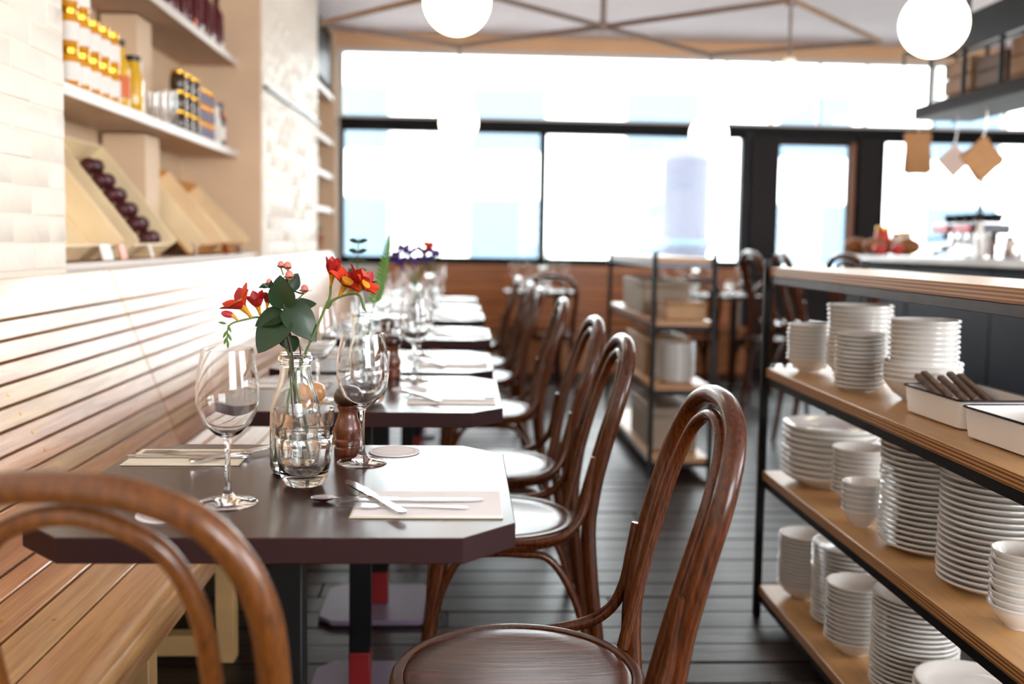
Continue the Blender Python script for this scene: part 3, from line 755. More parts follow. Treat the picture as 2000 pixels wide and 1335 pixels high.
def tumbler(x, y, label): return tag(ob('tumbler', TB, None, (x, y, TZ+.0003)), label, 'tumbler', 'tumblers on the tables')

# nearest table
wineglass(-.352, 1.502, 'large empty wine glass nearest the camera on the left')
wineglass(-.179, 1.783, 'empty wine glass standing in front of the pepper mill on the nearest table')
tumbler(-.256, 1.617, 'short clear tumbler in front of the flower bottle')
bottle(-.286, 1.712, 'clear glass bottle holding orange freesias and green leaves')
mill(-.214, 1.862, 'dark turned wooden pepper mill beside the flower bottle', 'mill', 'millcap')
mill(-.288, 1.915, 'pale wooden mill half hidden behind the flower bottle', 'milllight', 'milllight')
coaster(-.128, 1.877, 'round white coaster beside the wine glass foot')
coaster(-.419, 1.436, 'round white coaster behind the blurred chair back')
napkin(-.05, 1.494, .222, .15, 0, 'white paper napkin at the near right side of the nearest table')
lay(KN, 'knife', -.075, 1.50, TZ+.0042, -PI/2+.02, 'steel knife across the napkin on the nearest table right side')
lay(FK, 'fork', -.085, 1.462, TZ+.0042, PI/2-.03, 'steel fork on the napkin at the right of the nearest table')
lay(KN, 'butter_knife', -.135, 1.512, TZ+.0078, .5, 'bright steel butter knife laid slantwise over the napkin corner')
SPN = flat_strip([(-.07, .0035), (-.065, .0055), (-.03, .004), (.01, .0022), (.03, .0026)], .0028, .0016, lambda y_: .002*math.cos(y_*25))
SPN.lathe([(0, .0004), (.006, .001), (.011, .0034), (.0135, .0068), (.0128, .0071), (.0105, .0042), (.006, .002), (0, .0014)], 18, Matrix.Translation((0, .046, 0)) @ Matrix.Diagonal((1, 1.4, 1, 1)))
lay(SPN.mesh('teaspoon', M['steel']), 'teaspoon', -.165, 1.515, TZ+.0005, PI/2+.04, 'small steel teaspoon glinting beside the napkin')
napkin(-.495, 1.815, .205, .13, .02, 'folded napkin at the far left of the nearest table', mm='creampaper')
lay(KN, 'knife', -.49, 1.80, TZ+.0042, -PI/2, 'steel knife on the folded napkin by the banquette')
lay(FK, 'fork', -.48, 1.835, TZ+.0042, PI/2+.05, 'steel fork on the folded napkin by the banquette')
lay(KN, 'butter_knife', -.40, 1.825, TZ+.0078, -.75, 'thin steel butter knife crossing the folded napkin by the banquette')
# the tables behind
for i in range(1, 7):
    x0, x1, y0, y1, _ = TT[i]; n = TN[i]
    napkin(x1-.126, y0+.19, .218, .15, rnd.uniform(-.02, .02), 'white napkin at the aisle side of the %s table' % n)
    lay(KN, 'knife', x1-.12, y0+.20, TZ+.0042, -PI/2+rnd.uniform(-.04, .04), 'steel knife on the aisle-side napkin of the %s table' % n)
    lay(FK, 'fork', x1-.135, y0+.165, TZ+.0042, PI/2+rnd.uniform(-.04, .04), 'steel fork on the aisle-side napkin of the %s table' % n)
    lay(KN, 'butter_knife', x1-.205, y0+.205, TZ+.0078, .5, 'slanting butter knife on the napkin corner of the %s table' % n)
    napkin(x0+.13, y1-.2, .21, .14, rnd.uniform(-.02, .02), 'white napkin at the banquette side of the %s table' % n)
    lay(KN, 'knife', x0+.13, y1-.2, TZ+.0042, -PI/2, 'steel knife on the banquette-side napkin of the %s table' % n)
    if i > 1: wineglass(x1-.25+rnd.uniform(-.02, .02), y1-.14, 'wine glass near the aisle end of the %s table' % n)
    wineglass(x0+.24, y0+.16, 'wine glass near the banquette on the %s table' % n)
    tumbler(x0+(.305 if i != 1 else .37), y0+(.30 if i != 1 else .13), 'clear tumbler in the middle of the %s table' % n)
    if i != 1: mill(x0+.33, y1-.075, 'dark wooden pepper mill on the %s table' % n, 'mill', 'millcap')
    coaster(x1-.24, y0+.35, 'round white coaster on the %s table' % n)
wineglass(-.139, 2.86, 'tall wine glass by the aisle on the second table')
mill(-.205, 2.905, 'dark wooden pepper mill on the second table behind the wine glass', 'mill', 'millcap')
bottle(-.268, 2.64, 'clear bottle with fern fronds on the second table')
bottle(-.215, 4.43, 'clear bottle of purple flowers on the fourth table')
bottle(-.21, 6.10, 'clear bottle with a leafy sprig on the sixth table')

# ------------------------------------------------------------------ flowers (own local frame: u right, w away, v up, origin on the table under the bottle)
def leaf(mb, p, d, n, L, W, fold=.25, curl=.25, heart=False, seg=8):
    p = Vector(p); d = Vector(d).normalized(); n = Vector(n); n = (n-d*n.dot(d)).normalized(); s = d.cross(n)
    rows = []
    for i in range(seg+1):
        t = i/seg
        wd = W*(math.sin(PI*min(1, t*.96+.04))**.75 if not heart else (math.sin(PI*(t*.86+.12))**.8*(1.15-.35*t)))
        if i == 0: wd = W*.08
        if i == seg: wd = W*.02
        c = p + d*(L*t) - n*(curl*L*t*t)
        rows.append([c - s*wd + n*(fold*wd), c - s*wd*.5 + n*(fold*wd*.35), c, c + s*wd*.5 + n*(fold*wd*.35), c + s*wd + n*(fold*wd)])
    th = n*.0006
    up_ = [[tuple(q+th) for q in r] for r in rows]; dn_ = [[tuple(q-th) for q in r[::-1]] for r in rows]
    mb.sheet(up_); mb.sheet(dn_); return mb
def freesia(root, p, d, size, op, mt='petal', tube='petalyel', seed=0):
    """funnel flower: yellow throat with six petals"""
    rr = random.Random(seed); p = Vector(p); d = Vector(d).normalized()
    a = Vector((0, 0, 1)) if abs(d.z) < .9 else Vector((1, 0, 0)); e1 = (a-d*a.dot(d)).normalized(); e2 = d.cross(e1)
    L = size*.62
    fl = MB().tube([p+d*(L*t) for t in (0, .3, .6, 1)], [size*.05, size*.07, size*.11, size*.2], 10).build('flower', M[tube], root)
    for k in range(6):
        an = 2*PI*k/6+rr.uniform(-.15, .15); ra = e1*math.cos(an)+e2*math.sin(an)
        b0 = p+d*(L*.7)+ra*(size*.13)
        dd = d*(1-.55*op)+ra*(.25+.75*op)
        mb = MB(); leaf(mb, b0, dd, d*.8-ra, size*rr.uniform(.52, .66), size*.2, .3, -.15+.55*op*rr.uniform(.6, 1.2), seg=6)
        mb.build('petal', M[mt if (k+seed) % 3 else ('petalred' if mt == 'petal' else mt)], fl)
    return fl
def px(x, y, w=0.0, s=.000872, ox=573, oy=925): return ((x-ox)*s, w, (oy-y)*s)
VX, VY = -.286, 1.712
# right freesia
r_ = empty('freesia_stem', (VX, VY, TZ)); tag(r_, 'orange freesia on a long green stem leaning right out of the bottle', 'flower', 'flowers in the nearest bottle')
MB().tube(cat_rom([px(545, 905, .012), px(556, 790, .004), px(575, 730, 0), px(590, 695, -.003), px(615, 640, -.008), px(638, 586, -.012)], 5), .0021, 8).build('stem', M['stem'], r_)
MB().tube(cat_rom([px(638, 590, -.012), px(642, 575, -.012), px(643, 560, -.013), px(644, 549, -.014)], 4), [.0022]*13, 8).build('branch', M['stem'], r_)
MB().tube(cat_rom([px(638, 590, -.012), px(652, 582, -.013), px(668, 575, -.015), px(690, 571, -.017), px(702, 577, -.018), px(707, 592, -.018)], 4), lerp_r([.0024, .002, .0014], 21), 8).build('branch', M['stem'], r_)
freesia(r_, px(644, 556, -.014), (.12, -.15, 1), .046, .12, 'petalred', 'petalyel', 3)
freesia(r_, px(660, 575, -.015), (.55, -.45, .95), .054, .72, 'petal', 'petalyel', 1)
freesia(r_, px(676, 571, -.012), (.62, .1, .8), .05, .45, 'petalred', 'petalyel', 5)
freesia(r_, px(690, 569, -.018), (.62, -.35, .5), .046, .6, 'petal', 'petalyel', 4)
for k, (x, y) in enumerate(((702, 578), (705, 588), (708, 598))):
    MB().lathe([(0, -.008), (.0022, -.003), (.0024, .002), (0, .009)], 8, Matrix.Translation(px(x, y, -.018)) @ Matrix.Rotation(2.6, 4, 'Y')).build('bud', M['stem'], r_)
mb = MB(); leaf(mb, px(636, 602, -.012), (.4, -.2, .9), (-.5, -1, .3), .018, .004); mb.build('bract', M['stem'], r_)
# left freesia
l_ = empty('freesia_stem', (VX, VY, TZ)); tag(l_, 'orange freesia with drooping buds leaning left out of the bottle', 'flower', 'flowers in the nearest bottle')
MB().tube(cat_rom([px(600, 900, -.012), px(585, 800, -.004), px(566, 730, .004), px(558, 690, .006), px(532, 650, .01), px(505, 622, .004), px(480, 624, -.006), px(455, 631, -.012), px(447, 640, -.014), px(445, 655, -.014), px(445, 668, -.014)], 5), lerp_r([.0022, .0021, .002, .0016, .001], 51), 8).build('stem', M['stem'], l_)
freesia(l_, px(489, 620, -.004), (-.62, -.35, .85), .056, .55, 'petal', 'petalyel', 2)
freesia(l_, px(505, 616, .0), (-.15, -.4, .9), .042, .3, 'petalred', 'petalyel', 7)
freesia(l_, px(517, 606, .004), (.1, -.1, .9), .03, .1, 'petalred', 'petalyel', 8)
b_ = MB().tube([px(466, 628, -.009), px(458, 619, -.011), px(450, 615, -.012)], [.0018, .003, .0046], 10).build('bud', M['petalyel'], l_)
MB().lathe([(.0044, -.004), (.006, .002), (.0056, .009), (.003, .014), (0, .0155)], 10, Matrix.Translation(px(450, 615, -.012)) @ Matrix.Rotation(-1.35, 4, 'Y')).build('bud_tip', M['bud'], b_)
for k, (x, y, a) in enumerate(((437, 631, -1.4), (449, 641, 2.7), (441, 652, 3.6), (449, 657, 2.7), (442, 664, 3.5), (446, 671, 3.1))):
    MB().lathe([(0, -.007), (.0022, -.002), (.0022, .003), (0, .009)], 8, Matrix.Translation(px(x, y, -.014)) @ Matrix.Rotation(a, 4, 'Y')).build('bud', M['leaf2' if k else 'stem'], l_)
# berry branch with broad leaves
h_ = empty('berry_sprig', (VX, VY, TZ)); tag(h_, 'dark green leafy sprig with pink berries in the bottle', 'flower', 'flowers in the nearest bottle')
MB().tube(cat_rom([px(580, 905, .01), px(573, 800, .004), px(568, 730, .002), px(566, 690, 0), px(556, 640, -.004), px(552, 590, -.006), px(556, 550, -.006), px(560, 527, -.006)], 5), lerp_r([.0024, .0022, .0013], 36), 8).build('stem', M['stemdark'], h_)
for a in ([px(562, 650, -.002), px(560, 690, .008), px(562, 745, .006), px(566, 820, .01)], [px(575, 660, .004), px(581, 695, .01), px(570, 760, .012)], [px(557, 575, -.006), px(570, 568, -.008), px(586, 572, -.01), px(592, 568, -.01)]):
    MB().tube(cat_rom(a, 5), .0014, 6).build('twig', M['stemdark'], h_)
def hleaf(x, y, w, d, n, L, W, fold=.22, curl=.3):
    mb = MB(); leaf(mb, px(x, y, w), d, n, L, W, fold, curl, True, 10); mb.build('leaf', M['leaf'], h_)
hleaf(556, 618, -.008, (-.55, -.55, -.62), (-.2, -.9, .45), .075, .030, .15, .25)       # lower left broad leaf
hleaf(553, 612, -.004, (-.85, -.3, -.25), (0, -.75, .7), .052, .020, .2, .2)
hleaf(556, 598, -.006, (.72, -.25, -.62), (.3, -.9, .35), .074, .027, .22, .35)        # right leaf
hleaf(555, 600, .0, (.55, .15, -.62), (.2, -.9, .3), .066, .022, .2, .3)
hleaf(552, 603, -.004, (-.1, -.35, 1), (-.1, -1, -.25), .058, .0235, .18, .15)           # upward leaf
hleaf(560, 566, -.002, (.42, .25, .75), (.4, -.9, .1), .034, .013, .25, .2)
hleaf(566, 603, .004, (.75, .2, .35), (0, -.8, .6), .042, .014, .25, .4)
hleaf(550, 640, .004, (-.05, .1, -1), (-.1, -1, .1), .036, .014, .2, .1)
hleaf(563, 655, .0, (.2, .1, -1), (.1, -1, .1), .03, .013, .2, .1)
for (x, y, w, r, dx) in ((547, 517, -.008, .0058, -.2), (560, 519, -.009, .0066, .05), (564, 537, -.014, .0072, .25), (593, 563, -.012, .0066, .2), (525, 550, -.012, .0048, -.3)):
    P = px(x, y, w)
    MB().sphere(P, r, 14, 8, 1.15).build('berry', M['berry'], h_)
    mb = MB()
    for k in range(5):
        an = 2*PI*k/5; leaf(mb, (P[0], P[1], P[2]-r*.9), (math.cos(an), math.sin(an), .5), (-math.cos(an)*.4, -math.sin(an)*.4, 1), r*2.1, r*.55, .1, .2, seg=4)
    mb.build('sepal', M['stem'], h_)
    MB().tube([(P[0], P[1], P[2]-r), (P[0]*.6+px(557, 560)[0]*.4, P[1]*.8, P[2]-r-.012)], .0012, 6).build('twig', M['stem'], h_)
mb = MB()
for k in range(6): leaf(mb, px(524+k*2, 556+k*3, -.01), (-.9+.3*k, -.3, -.2+.2*k), (0, -1, .3), .017, .0035, seg=4)
mb.build('small_leaves', M['leaf'], h_)

# fern bottle on the second table
fr = empty('fern_frond', (-.268, 2.64, TZ)); tag(fr, 'bright green fern frond rising from the bottle on the second table', 'plant')
spine = cat_rom([(.01, 0, .02), (.02, 0, .18), (.048, 0, .28), (.064, 0, .36), (.072, 0, .412)], 8)
MB().tube(spine, .0018, 6).build('stem', M['leaf2'], fr)
mb = MB()
for k in range(12, len(spine)):
    t = (k-12)/(len(spine)-12)
    for sg in (-1, 1):
        leaf(mb, spine[k], (sg*.8, .1*sg, .75), (0, -1, .2),   .02*(1-t)+.006, .004*(1-t)+.0015, .1, .2, seg=4)
mb.build('leaflets', M['leaf2'], fr)
sp = empty('leaf_sprig', (-.268, 2.64, TZ)); tag(sp, 'dark small-leaved sprig in the bottle on the second table', 'plant')
spine = cat_rom([(-.005, .01, .02), (-.008, .01, .2), (-.014, .01, .3), (-.01, .012, .405)], 8)
MB().tube(spine, .0016, 6).build('stem', M['stemdark'], sp)
for k in range(13, len(spine), 2):
    for sg in (-1, 1):
        mb = MB(); leaf(mb, spine[k], (sg, -.2, .45), (0, -.8, .6), .026, .0075, .2, .2, seg=5); mb.build('leaf', M['leaf'], sp)
# purple flowers on the fourth table, sprig on the sixth
pr = empty('purple_bouquet', (-.215, 4.43, TZ)); tag(pr, 'bunch of purple and orange flowers on the fourth table', 'flower')
for k, (u, v, mm) in enumerate(((-.075, .33, 'purple'), (-.045, .36, 'purple'), (-.02, .345, 'purple'), (-.055, .30, 'purple'), (.03, .35, 'purple'), (.05, .375, 'petal'), (.072, .345, 'purple'), (.04, .315, 'purple'), (.0, .31, 'purple'))):
    w_ = .02*math.sin(k*2.1)
    MB().tube(cat_rom([(0, 0, .06), (u*.14, w_*.2, .215), (u, w_, v-.03)], 5), .0018, 6).build('stem', M['stem'], pr)
    freesia(pr, (u, w_, v-.035), (u*4, -.4, 1), .07, .65, mm, mm, k)
gs = empty('leaf_sprig', (-.21, 6.10, TZ)); tag(gs, 'green sprig in the bottle on the sixth table', 'plant')
spine = cat_rom([(0, 0, .05), (.01, 0, .2), (.03, 0, .32)], 8)
MB().tube(spine, .0018, 6).build('stem', M['stem'], gs)
for k in range(8, len(spine), 2):
    for sg in (-1, 1):
        mb = MB(); leaf(mb, spine[k], (sg, -.2, .5), (0, -.8, .6), .04, .011, .2, .2, seg=5); mb.build('leaf', M['leaf'], gs)

# ================================================================== NICHE IN THE LEFT WALL
def niche_board(z, name, label, x0=-1.62, x1=-1.30, y0=3.01, y1=5.85, th=.036):
    t = empty(name, ((x0+x1)/2, (y0+y1)/2, z)); tag(t, label, 'shelf')
    X, Y = (x1-x0)/2, (y1-y0)/2
    MB().box(-X, X-.012, -Y, Y, -th, 0, .001).build('board', M['shelfunder'], t)
    MB().box(X-.012, X, -Y, Y, -th-.004, .002, .003).build('front_edge', M['shelfwhite'], t)
    return t
niche_board(1.645, 'wall_shelf', 'white-edged shelf of honey jars in the wall niche')
niche_board(2.16, 'wall_shelf', 'upper white-edged shelf of dark bottles in the wall niche')
niche_board(1.062, 'wall_shelf', 'low ledge carrying the tilted crates in the wall niche', x1=-1.19, th=.016)
dv = empty('niche_divider', (-1.5, 4.62, 1.062)); tag(dv, 'pale upright board dividing the crates in the wall niche', 'divider')
MB().box(-.1, .09, -.10, .10, .001, .54, .003).build('lower_panel', M['plaster'], dv)
MB().box(-.1, .06, -.10, .10, .585, 1.055, .003).build('upper_panel', M['plaster'], dv)
def jar_proto(name, R, H, mb_, ml, lid=True, band=None):
    t = empty(name)
    MB().lathe([(0, 0), (R*.9, 0), (R, H*.05), (R, H*.7), (R*.86, H*.8), (R*.8, H*.83), (0, H*.83)], 18).build('body', M[mb_], t)
    MB().lathe([(R*1.01, H*.16), (R*1.02, H*.17), (R*1.02, H*.62), (R*1.01, H*.63)], 18).build('label_band', M[ml], t)
    if lid: MB().lathe([(0, H*.831), (R*.88, H*.831), (R*.9, H*.85), (R*.9, H*.985), (R*.84, H), (0, H)], 18).build('lid', M['gold'], t)
    return t
def bottle_proto(name, R, H, mb_, ml, mc, neck=.4):
    t = empty(name)
    MB().lathe([(0, 0), (R*.92, 0), (R, H*.03), (R, H*.58), (R*.9, H*.66), (R*neck, H*.76), (R*neck*.92, H*.9), (0, H*.9)], 18).build('body', M[mb_], t)
    MB().lathe([(R*1.01, H*.14), (R*1.02, H*.15), (R*1.02, H*.46), (R*1.01, H*.47)], 18).build('label_band', M[ml], t)
    MB().lathe([(0, H*.901), (R*neck*1.05, H*.9), (R*neck*1.08, H*.995), (R*neck*.95, H), (0, H)], 14).build('cap', M[mc], t)
    return t
used = set()
def put(proto, loc, label, cat, grp):
    if proto.name not in used: used.add(proto.name); o = proto
    else: o = copy_tree(proto)
    o.location = loc; o.rotation_euler = (0, 0, rnd.uniform(0, 6)); tag(o, label, cat, grp); return o
S1, S2 = 1.6475, 2.1625
hj = jar_proto('honey_jar', .036, .132, 'honey', 'labelwhite')
rows_ = ['bottom', 'middle', 'top']
k = 0
for c, yy in enumerate((3.50, 3.60, 3.70, 3.80, 3.90)):
    for lv in range(3 if c < 2 else 2):
        put(hj, (-1.345+.006*c*0, yy, S1+lv*.1325), '%s-row amber honey jar, %s in front from the pillar' % (rows_[lv], ['first', 'second', 'third', 'fourth', 'fifth'][c]), 'jar', 'honey jars on the niche shelf')
for c, yy in enumerate((3.55, 3.66, 3.77, 3.88)):
    for lv in range(2):
        put(hj, (-1.43, yy, S1+lv*.1325), '%s-row honey jar in back, %s from the pillar' % (rows_[lv], ['first', 'second', 'third', 'fourth'][c]), 'jar', 'honey jars on the niche shelf')
vb = bottle_proto('sauce_bottle', .032, .26, 'oil', 'orange', 'blackcap', .5)
for c, (xx, yy, L_) in enumerate(((-1.345, 4.02, 'black-capped sauce bottle with orange label beside the honey jars'), (-1.43, 4.03, 'black-capped sauce bottle standing behind its twin in the niche'))): put(vb, (xx, yy, S1), L_, 'bottle', 'sauce bottles in the niche')
put(bottle_proto('oil_bottle', .040, .225, 'oil', 'oil', 'blackcap', .75), (-1.345, 4.16, S1), 'squat yellow olive oil bottle with black stopper in the niche', 'bottle', None)
put(bottle_proto('white_bottle', .022, .22, 'labelwhite', 'shelfwhite', 'labelwhite', .6), (-1.355, 4.27, S1), 'slim white bottle beside the yellow oil bottle', 'bottle', None)
for c, (xx, yy) in enumerate(((-1.35, 4.37), (-1.35, 4.49), (-1.35, 4.60), (-1.36, 4.71))):
    g = tag(ob('drinking_glass', MB().lathe([(0, 0), (.028, 0), (.031, .01), (.034, .11+.02*c), (.032, .1105+.02*c), (.029, .012), (0, .01)], 20).mesh('drinking_glass', M['glass'], 60), None, (xx, yy, S1+.0003)), '%s empty glass in the row on the niche shelf' % ['first', 'second', 'third', 'fourth'][c], 'glass', 'glasses in the niche')
dj = jar_proto('preserve_jar', .038, .092, 'darkjar', 'darkjar')
for c, yy in enumerate((4.82, 4.94, 5.06)):
    for lv in range(3):
        put(dj, (-1.35, yy, S1+lv*.0925), 'dark preserve jar with gold lid, %s level, %s column past the glasses' % (rows_[lv], ['first', 'second', 'third'][c]), 'jar', 'dark preserve jars')
cn = jar_proto('striped_can', .033, .084, 'canred', 'canblue')
for c, yy in enumerate((5.17, 5.27, 5.37)):
    for lv in range(3):
        put(cn, (-1.35, yy, S1+lv*.0845), 'red and blue can, %s level, %s column beside the white bottle' % (rows_[lv], ['first', 'second', 'third'][c]), 'can', 'striped cans')
put(bottle_proto('milk_bottle', .036, .2, 'labelwhite', 'shelfwhite', 'labelwhite', .75), (-1.345, 5.48, S1), 'white bottle beside the striped cans', 'bottle', None)
put(bottle_proto('green_wine_bottle', .034, .27, 'greenbottle', 'orange', 'orange', .4), (-1.42, 5.50, S1), 'green bottle with orange cap behind the white bottle', 'bottle', None)
put(bottle_proto('dark_green_bottle', .036, .22, 'greenbottle', 'labelwhite', 'blackcap', .45), (-1.35, 5.6, S1), 'dark green bottle at the far end of the shelf', 'bottle', None)
put(bottle_proto('pink_bottle', .034, .25, 'canred', 'canred', 'canblue', .45), (-1.37, 5.72, S1), 'pinkish bottle last on the niche shelf', 'bottle', None)
wbp = bottle_proto('red_wine_bottle', .038, .3, 'wine', 'wine', 'wine', .4)
NW = ['first', 'second', 'third', 'fourth', 'fifth', 'sixth', 'seventh', 'eighth', 'ninth', 'tenth']
for c, yy in enumerate((4.72, 4.83, 4.94, 5.05, 5.16, 5.27, 5.38, 5.49, 5.60, 5.71)):
    put(wbp, (-1.36-.03*(c % 2), yy, S2), '%s dark red bottle along the upper niche shelf' % NW[c], 'bottle', 'red bottles on the upper shelf')
for c, (yy, mm) in enumerate(((4.98, 'orange'), (5.12, 'labelwhite'), (5.34, 'labelwhite'), (5.54, 'labelwhite'))):
    tag(ob('price_tag', MB().box(-.003, .003, -.02, .02, 0, .035, .001).mesh('price_tag', M[mm]), None, (-1.312, yy, S2)), '%s small price tag on the upper shelf edge' % NW[c], 'price tag', 'price tags on the upper shelf')

def crate(yc, wy, L, ang, label, mm, zf=1.066, xf=-1.30):
    """open box lying tilted back against the niche wall, its mouth facing the room"""
    t = empty('wooden_crate', (xf, yc, zf)); tag(t, label, 'crate', 'tilted crates in the niche')
    t.rotation_euler = (0, math.radians(ang), 0)     # local -x runs up the slope
    D = .11; hw = wy/2
    MB().box(-L, 0, -hw, hw, 0, .01, .001).build('bottom_board', M[mm], t)
    for sg in (-1, 1):
        MB().box(-L, 0, sg*hw-(.012 if sg > 0 else 0), sg*hw+(.012 if sg < 0 else 0), .0105, D, .002).build('side_board', M['crate'], t)
    MB().box(-.014, 0, -hw+.0125, hw-.0125, .0105, D*.7, .002).build('front_board', M[mm], t)
    MB().box(-L, -L+.014, -hw+.0125, hw-.0125, .0105, D, .002).build('end_board', M[mm], t)
    return t
c1 = crate(3.36, .56, .50, 52, 'pale pine crate at the near end of the niche', 'crate')
c2 = crate(4.05, .50, .50, 52, 'pale pine crate holding beetroots', 'crate')
c3 = crate(4.99, .42, .46, 50, 'amber wooden crate past the divider', 'crateamber')
c4 = crate(5.52, .50, .43, 46, 'farthest amber wooden crate with a white tag', 'crateamber')
bm_ = MB().sphere((0, 0, 0), .036, 12, 8, .92); bm_.lathe([(.006, -.03), (.003, -.037), (0, -.044)], 8); BTM = bm_.mesh('beetroot', M['beet'])
sl = math.radians(52)
for c in range(12):
    row, col = divmod(c, 2)
    dx = -.06-.0735*row; dy = .185-.076*col; dz = .048
    X_ = -1.30+dx*math.cos(sl)+dz*math.sin(sl); Z_ = 1.066-dx*math.sin(sl)+dz*math.cos(sl)
    tag(ob('beetroot', BTM, None, (X_, 4.05+dy, Z_), c), 'beetroot %s row from the crate foot, %s' % (['lowest', 'second', 'third', 'fourth', 'fifth', 'sixth', 'uppermost'][row], ['by the far side board', 'next to the inner gap'][col]), 'beetroot', 'beetroots in the crate')
for c, (yy, zz_, mm, lab) in enumerate(((3.44, 1.068, 'labelwhite', 'white price card clipped before the near crate'), (3.60, 1.068, 'orange', 'orange price card before the near crate'), (3.92, 1.068, 'labelwhite', 'white card at the foot of the beetroot crate'),
        (4.55, 1.068, 'labelwhite', 'white card before the niche divider'), (5.12, 1.068, 'orange', 'orange card before the amber crates'), (5.42, 1.068, 'labelwhite', 'white card at the foot of the farthest crate'))):
    o = tag(ob('price_card', MB().box(-.002, .002, -.05, .05, .0, .055, .0008).mesh('price_card', M[mm]), None, (-1.2, yy, zz_)), lab, 'price card', 'price cards in the niche'); o.rotation_euler = (0, -.25, .12*c)

# far niche by the window
for c, (zz_, L_) in enumerate(((2.42, 'top'), (2.02, 'second'), (1.72, 'third'), (1.42, 'lowest'))):
    niche_board(zz_, 'wall_shelf', '%s white shelf in the far corner niche by the window' % L_, -1.42, -1.19, 8.04, 9.15, .035)
tag(MB().box(-1.40, -1.21, 8.06, 9.14, 2.5, 2.98, .01).build('dark_cupboard', M['frameblack']), 'black cupboard above the shelves in the far corner niche', 'cupboard')
pp = empty('potted_plant', (-1.30, 8.75, 1.047)); tag(pp, 'small leafy pot plant on the ledge in the far corner niche', 'plant')
MB().lathe([(0, 0), (.06, 0), (.08, .12), (.085, .14), (.075, .14), (.07, .12), (0, .12)], 18).build('pot', M['terracotta'], pp)
for k in range(12):
    an = k*2.4; mb = MB(); leaf(mb, (0, 0, .12), (math.cos(an)*.5, math.sin(an)*.5, 1), (-math.cos(an), -math.sin(an), .6), .12, .02, .2, .4, seg=6); mb.build('leaf', M['leaf2'], pp)
for c, (yy, zz_, L_) in enumerate(((8.4, 2.0225, 'second'), (8.6, 1.7225, 'third'), (8.45, 1.4225, 'lowest'))):
    put(bottle_proto('white_jug', .05, .18, 'labelwhite', 'shelfwhite', 'labelwhite', .6), (-1.29, yy, zz_), 'white jug on the %s far corner shelf' % L_, 'jug', 'white jugs in the corner niche')
# grey cable along the far pier
tag(MB().tube([(-1.155, 5.9, 2.02), (-1.155, 6.6, 2.03), (-1.155, 7.3, 2.05), (-1.155, 8.0, 2.05)], .012, 8).build('wall_conduit', M['greysteel']), 'thin grey conduit along the painted brick pillar', 'conduit')

# ================================================================== CEILING PIPES AND GLOBE LAMPS
ZP = 2.40
nodes = {'A': (-.052, 6.54), 'B': (.786, 5.85), 'C': (1.605, 6.62), 'D': (1.645, 5.11), 'E': (2.50, 6.05), 'F': (-.02, 5.08), 'W': (-.85, 5.97), 'V': (-.84, 5.95), 'X': (-1.16, 5.99)}
for c, (a, b, mm, L_) in enumerate((('A', 'B', 'pipe', 'from the far globe to the middle hanger'), ('B', 'C', 'pipe', 'from the middle hanger to the right far globe'), ('C', 'E', 'pipe', 'at the far right end of the ceiling frame'),
        ('D', 'E', 'pipewarm', 'the pale slanting one at the right'), ('B', 'D', 'pipe', 'between the two ceiling hangers'), ('B', 'F', 'pipe', 'running up left from the middle hanger'), ('V', 'F', 'pipewarm', 'leaving the left pillar upward'), ('W', 'A', 'pipe', 'from the left pillar to the far globe'))):
    p, q = nodes[a], nodes[b]
    tag(MB().tube([(p[0], p[1], ZP), (q[0], q[1], ZP)], .016, 10).build('ceiling_pipe', M[mm]), 'thin ceiling pipe %s' % L_, 'pipe', 'ceiling pipe frame')
for a, L_ in (('B', 'middle'), ('D', 'right'), ('F', 'left')):
    p = nodes[a]; t = empty('pipe_hanger', (p[0], p[1], ZP)); tag(t, '%s vertical hanger holding the ceiling pipes' % L_, 'hanger', 'ceiling pipe hangers')
    MB().tube([(0, 0, 0), (0, 0, ZC-ZP)], .017, 10).build('rod', M['pipe'], t)
    MB().lathe([(0, -.03), (.026, -.03), (.03, -.02), (.03, .02), (.026, .03), (0, .03)], 14).build('joint', M['pipe'], t)
def globe_lamp(x, y, z, ztop, label):
    t = empty('globe_pendant', (x, y, z)); tag(t, label, 'pendant lamp', 'opal globe lamps')
    MB().sphere((0, 0, 0), .125, 32, 20).build('globe', M['globe'], t)
    MB().lathe([(0, .118), (.035, .118), (.035, .15), (.02, .165), (0, .165)], 16).build('holder', M['labelwhite'], t)
    MB().tube([(0, 0, .16), (0, 0, ztop-z)], .0085, 8).build('rod', M['pipe'], t)
globe_lamp(-.038, 3.78, 2.035, ZC, 'large glowing globe lamp over the tables, cut by the top of the frame')
globe_lamp(1.76, 3.76, 1.995, ZC, 'large glowing globe lamp before the hanging rack at upper right')
globe_lamp(-.046, 6.56, 1.915, ZP, 'small far globe lamp in front of the left window pane')
globe_lamp(1.61, 6.62, 1.885, ZP, 'small far globe lamp in front of the right window pane')
globe_lamp(1.645, 5.11, 1.95, ZP-.031, 'globe lamp hanging before the upper lights near the door')
globe_lamp(4.35, 7.2, 2.55, ZC, 'far globe lamp glimpsed through the hanging rack')

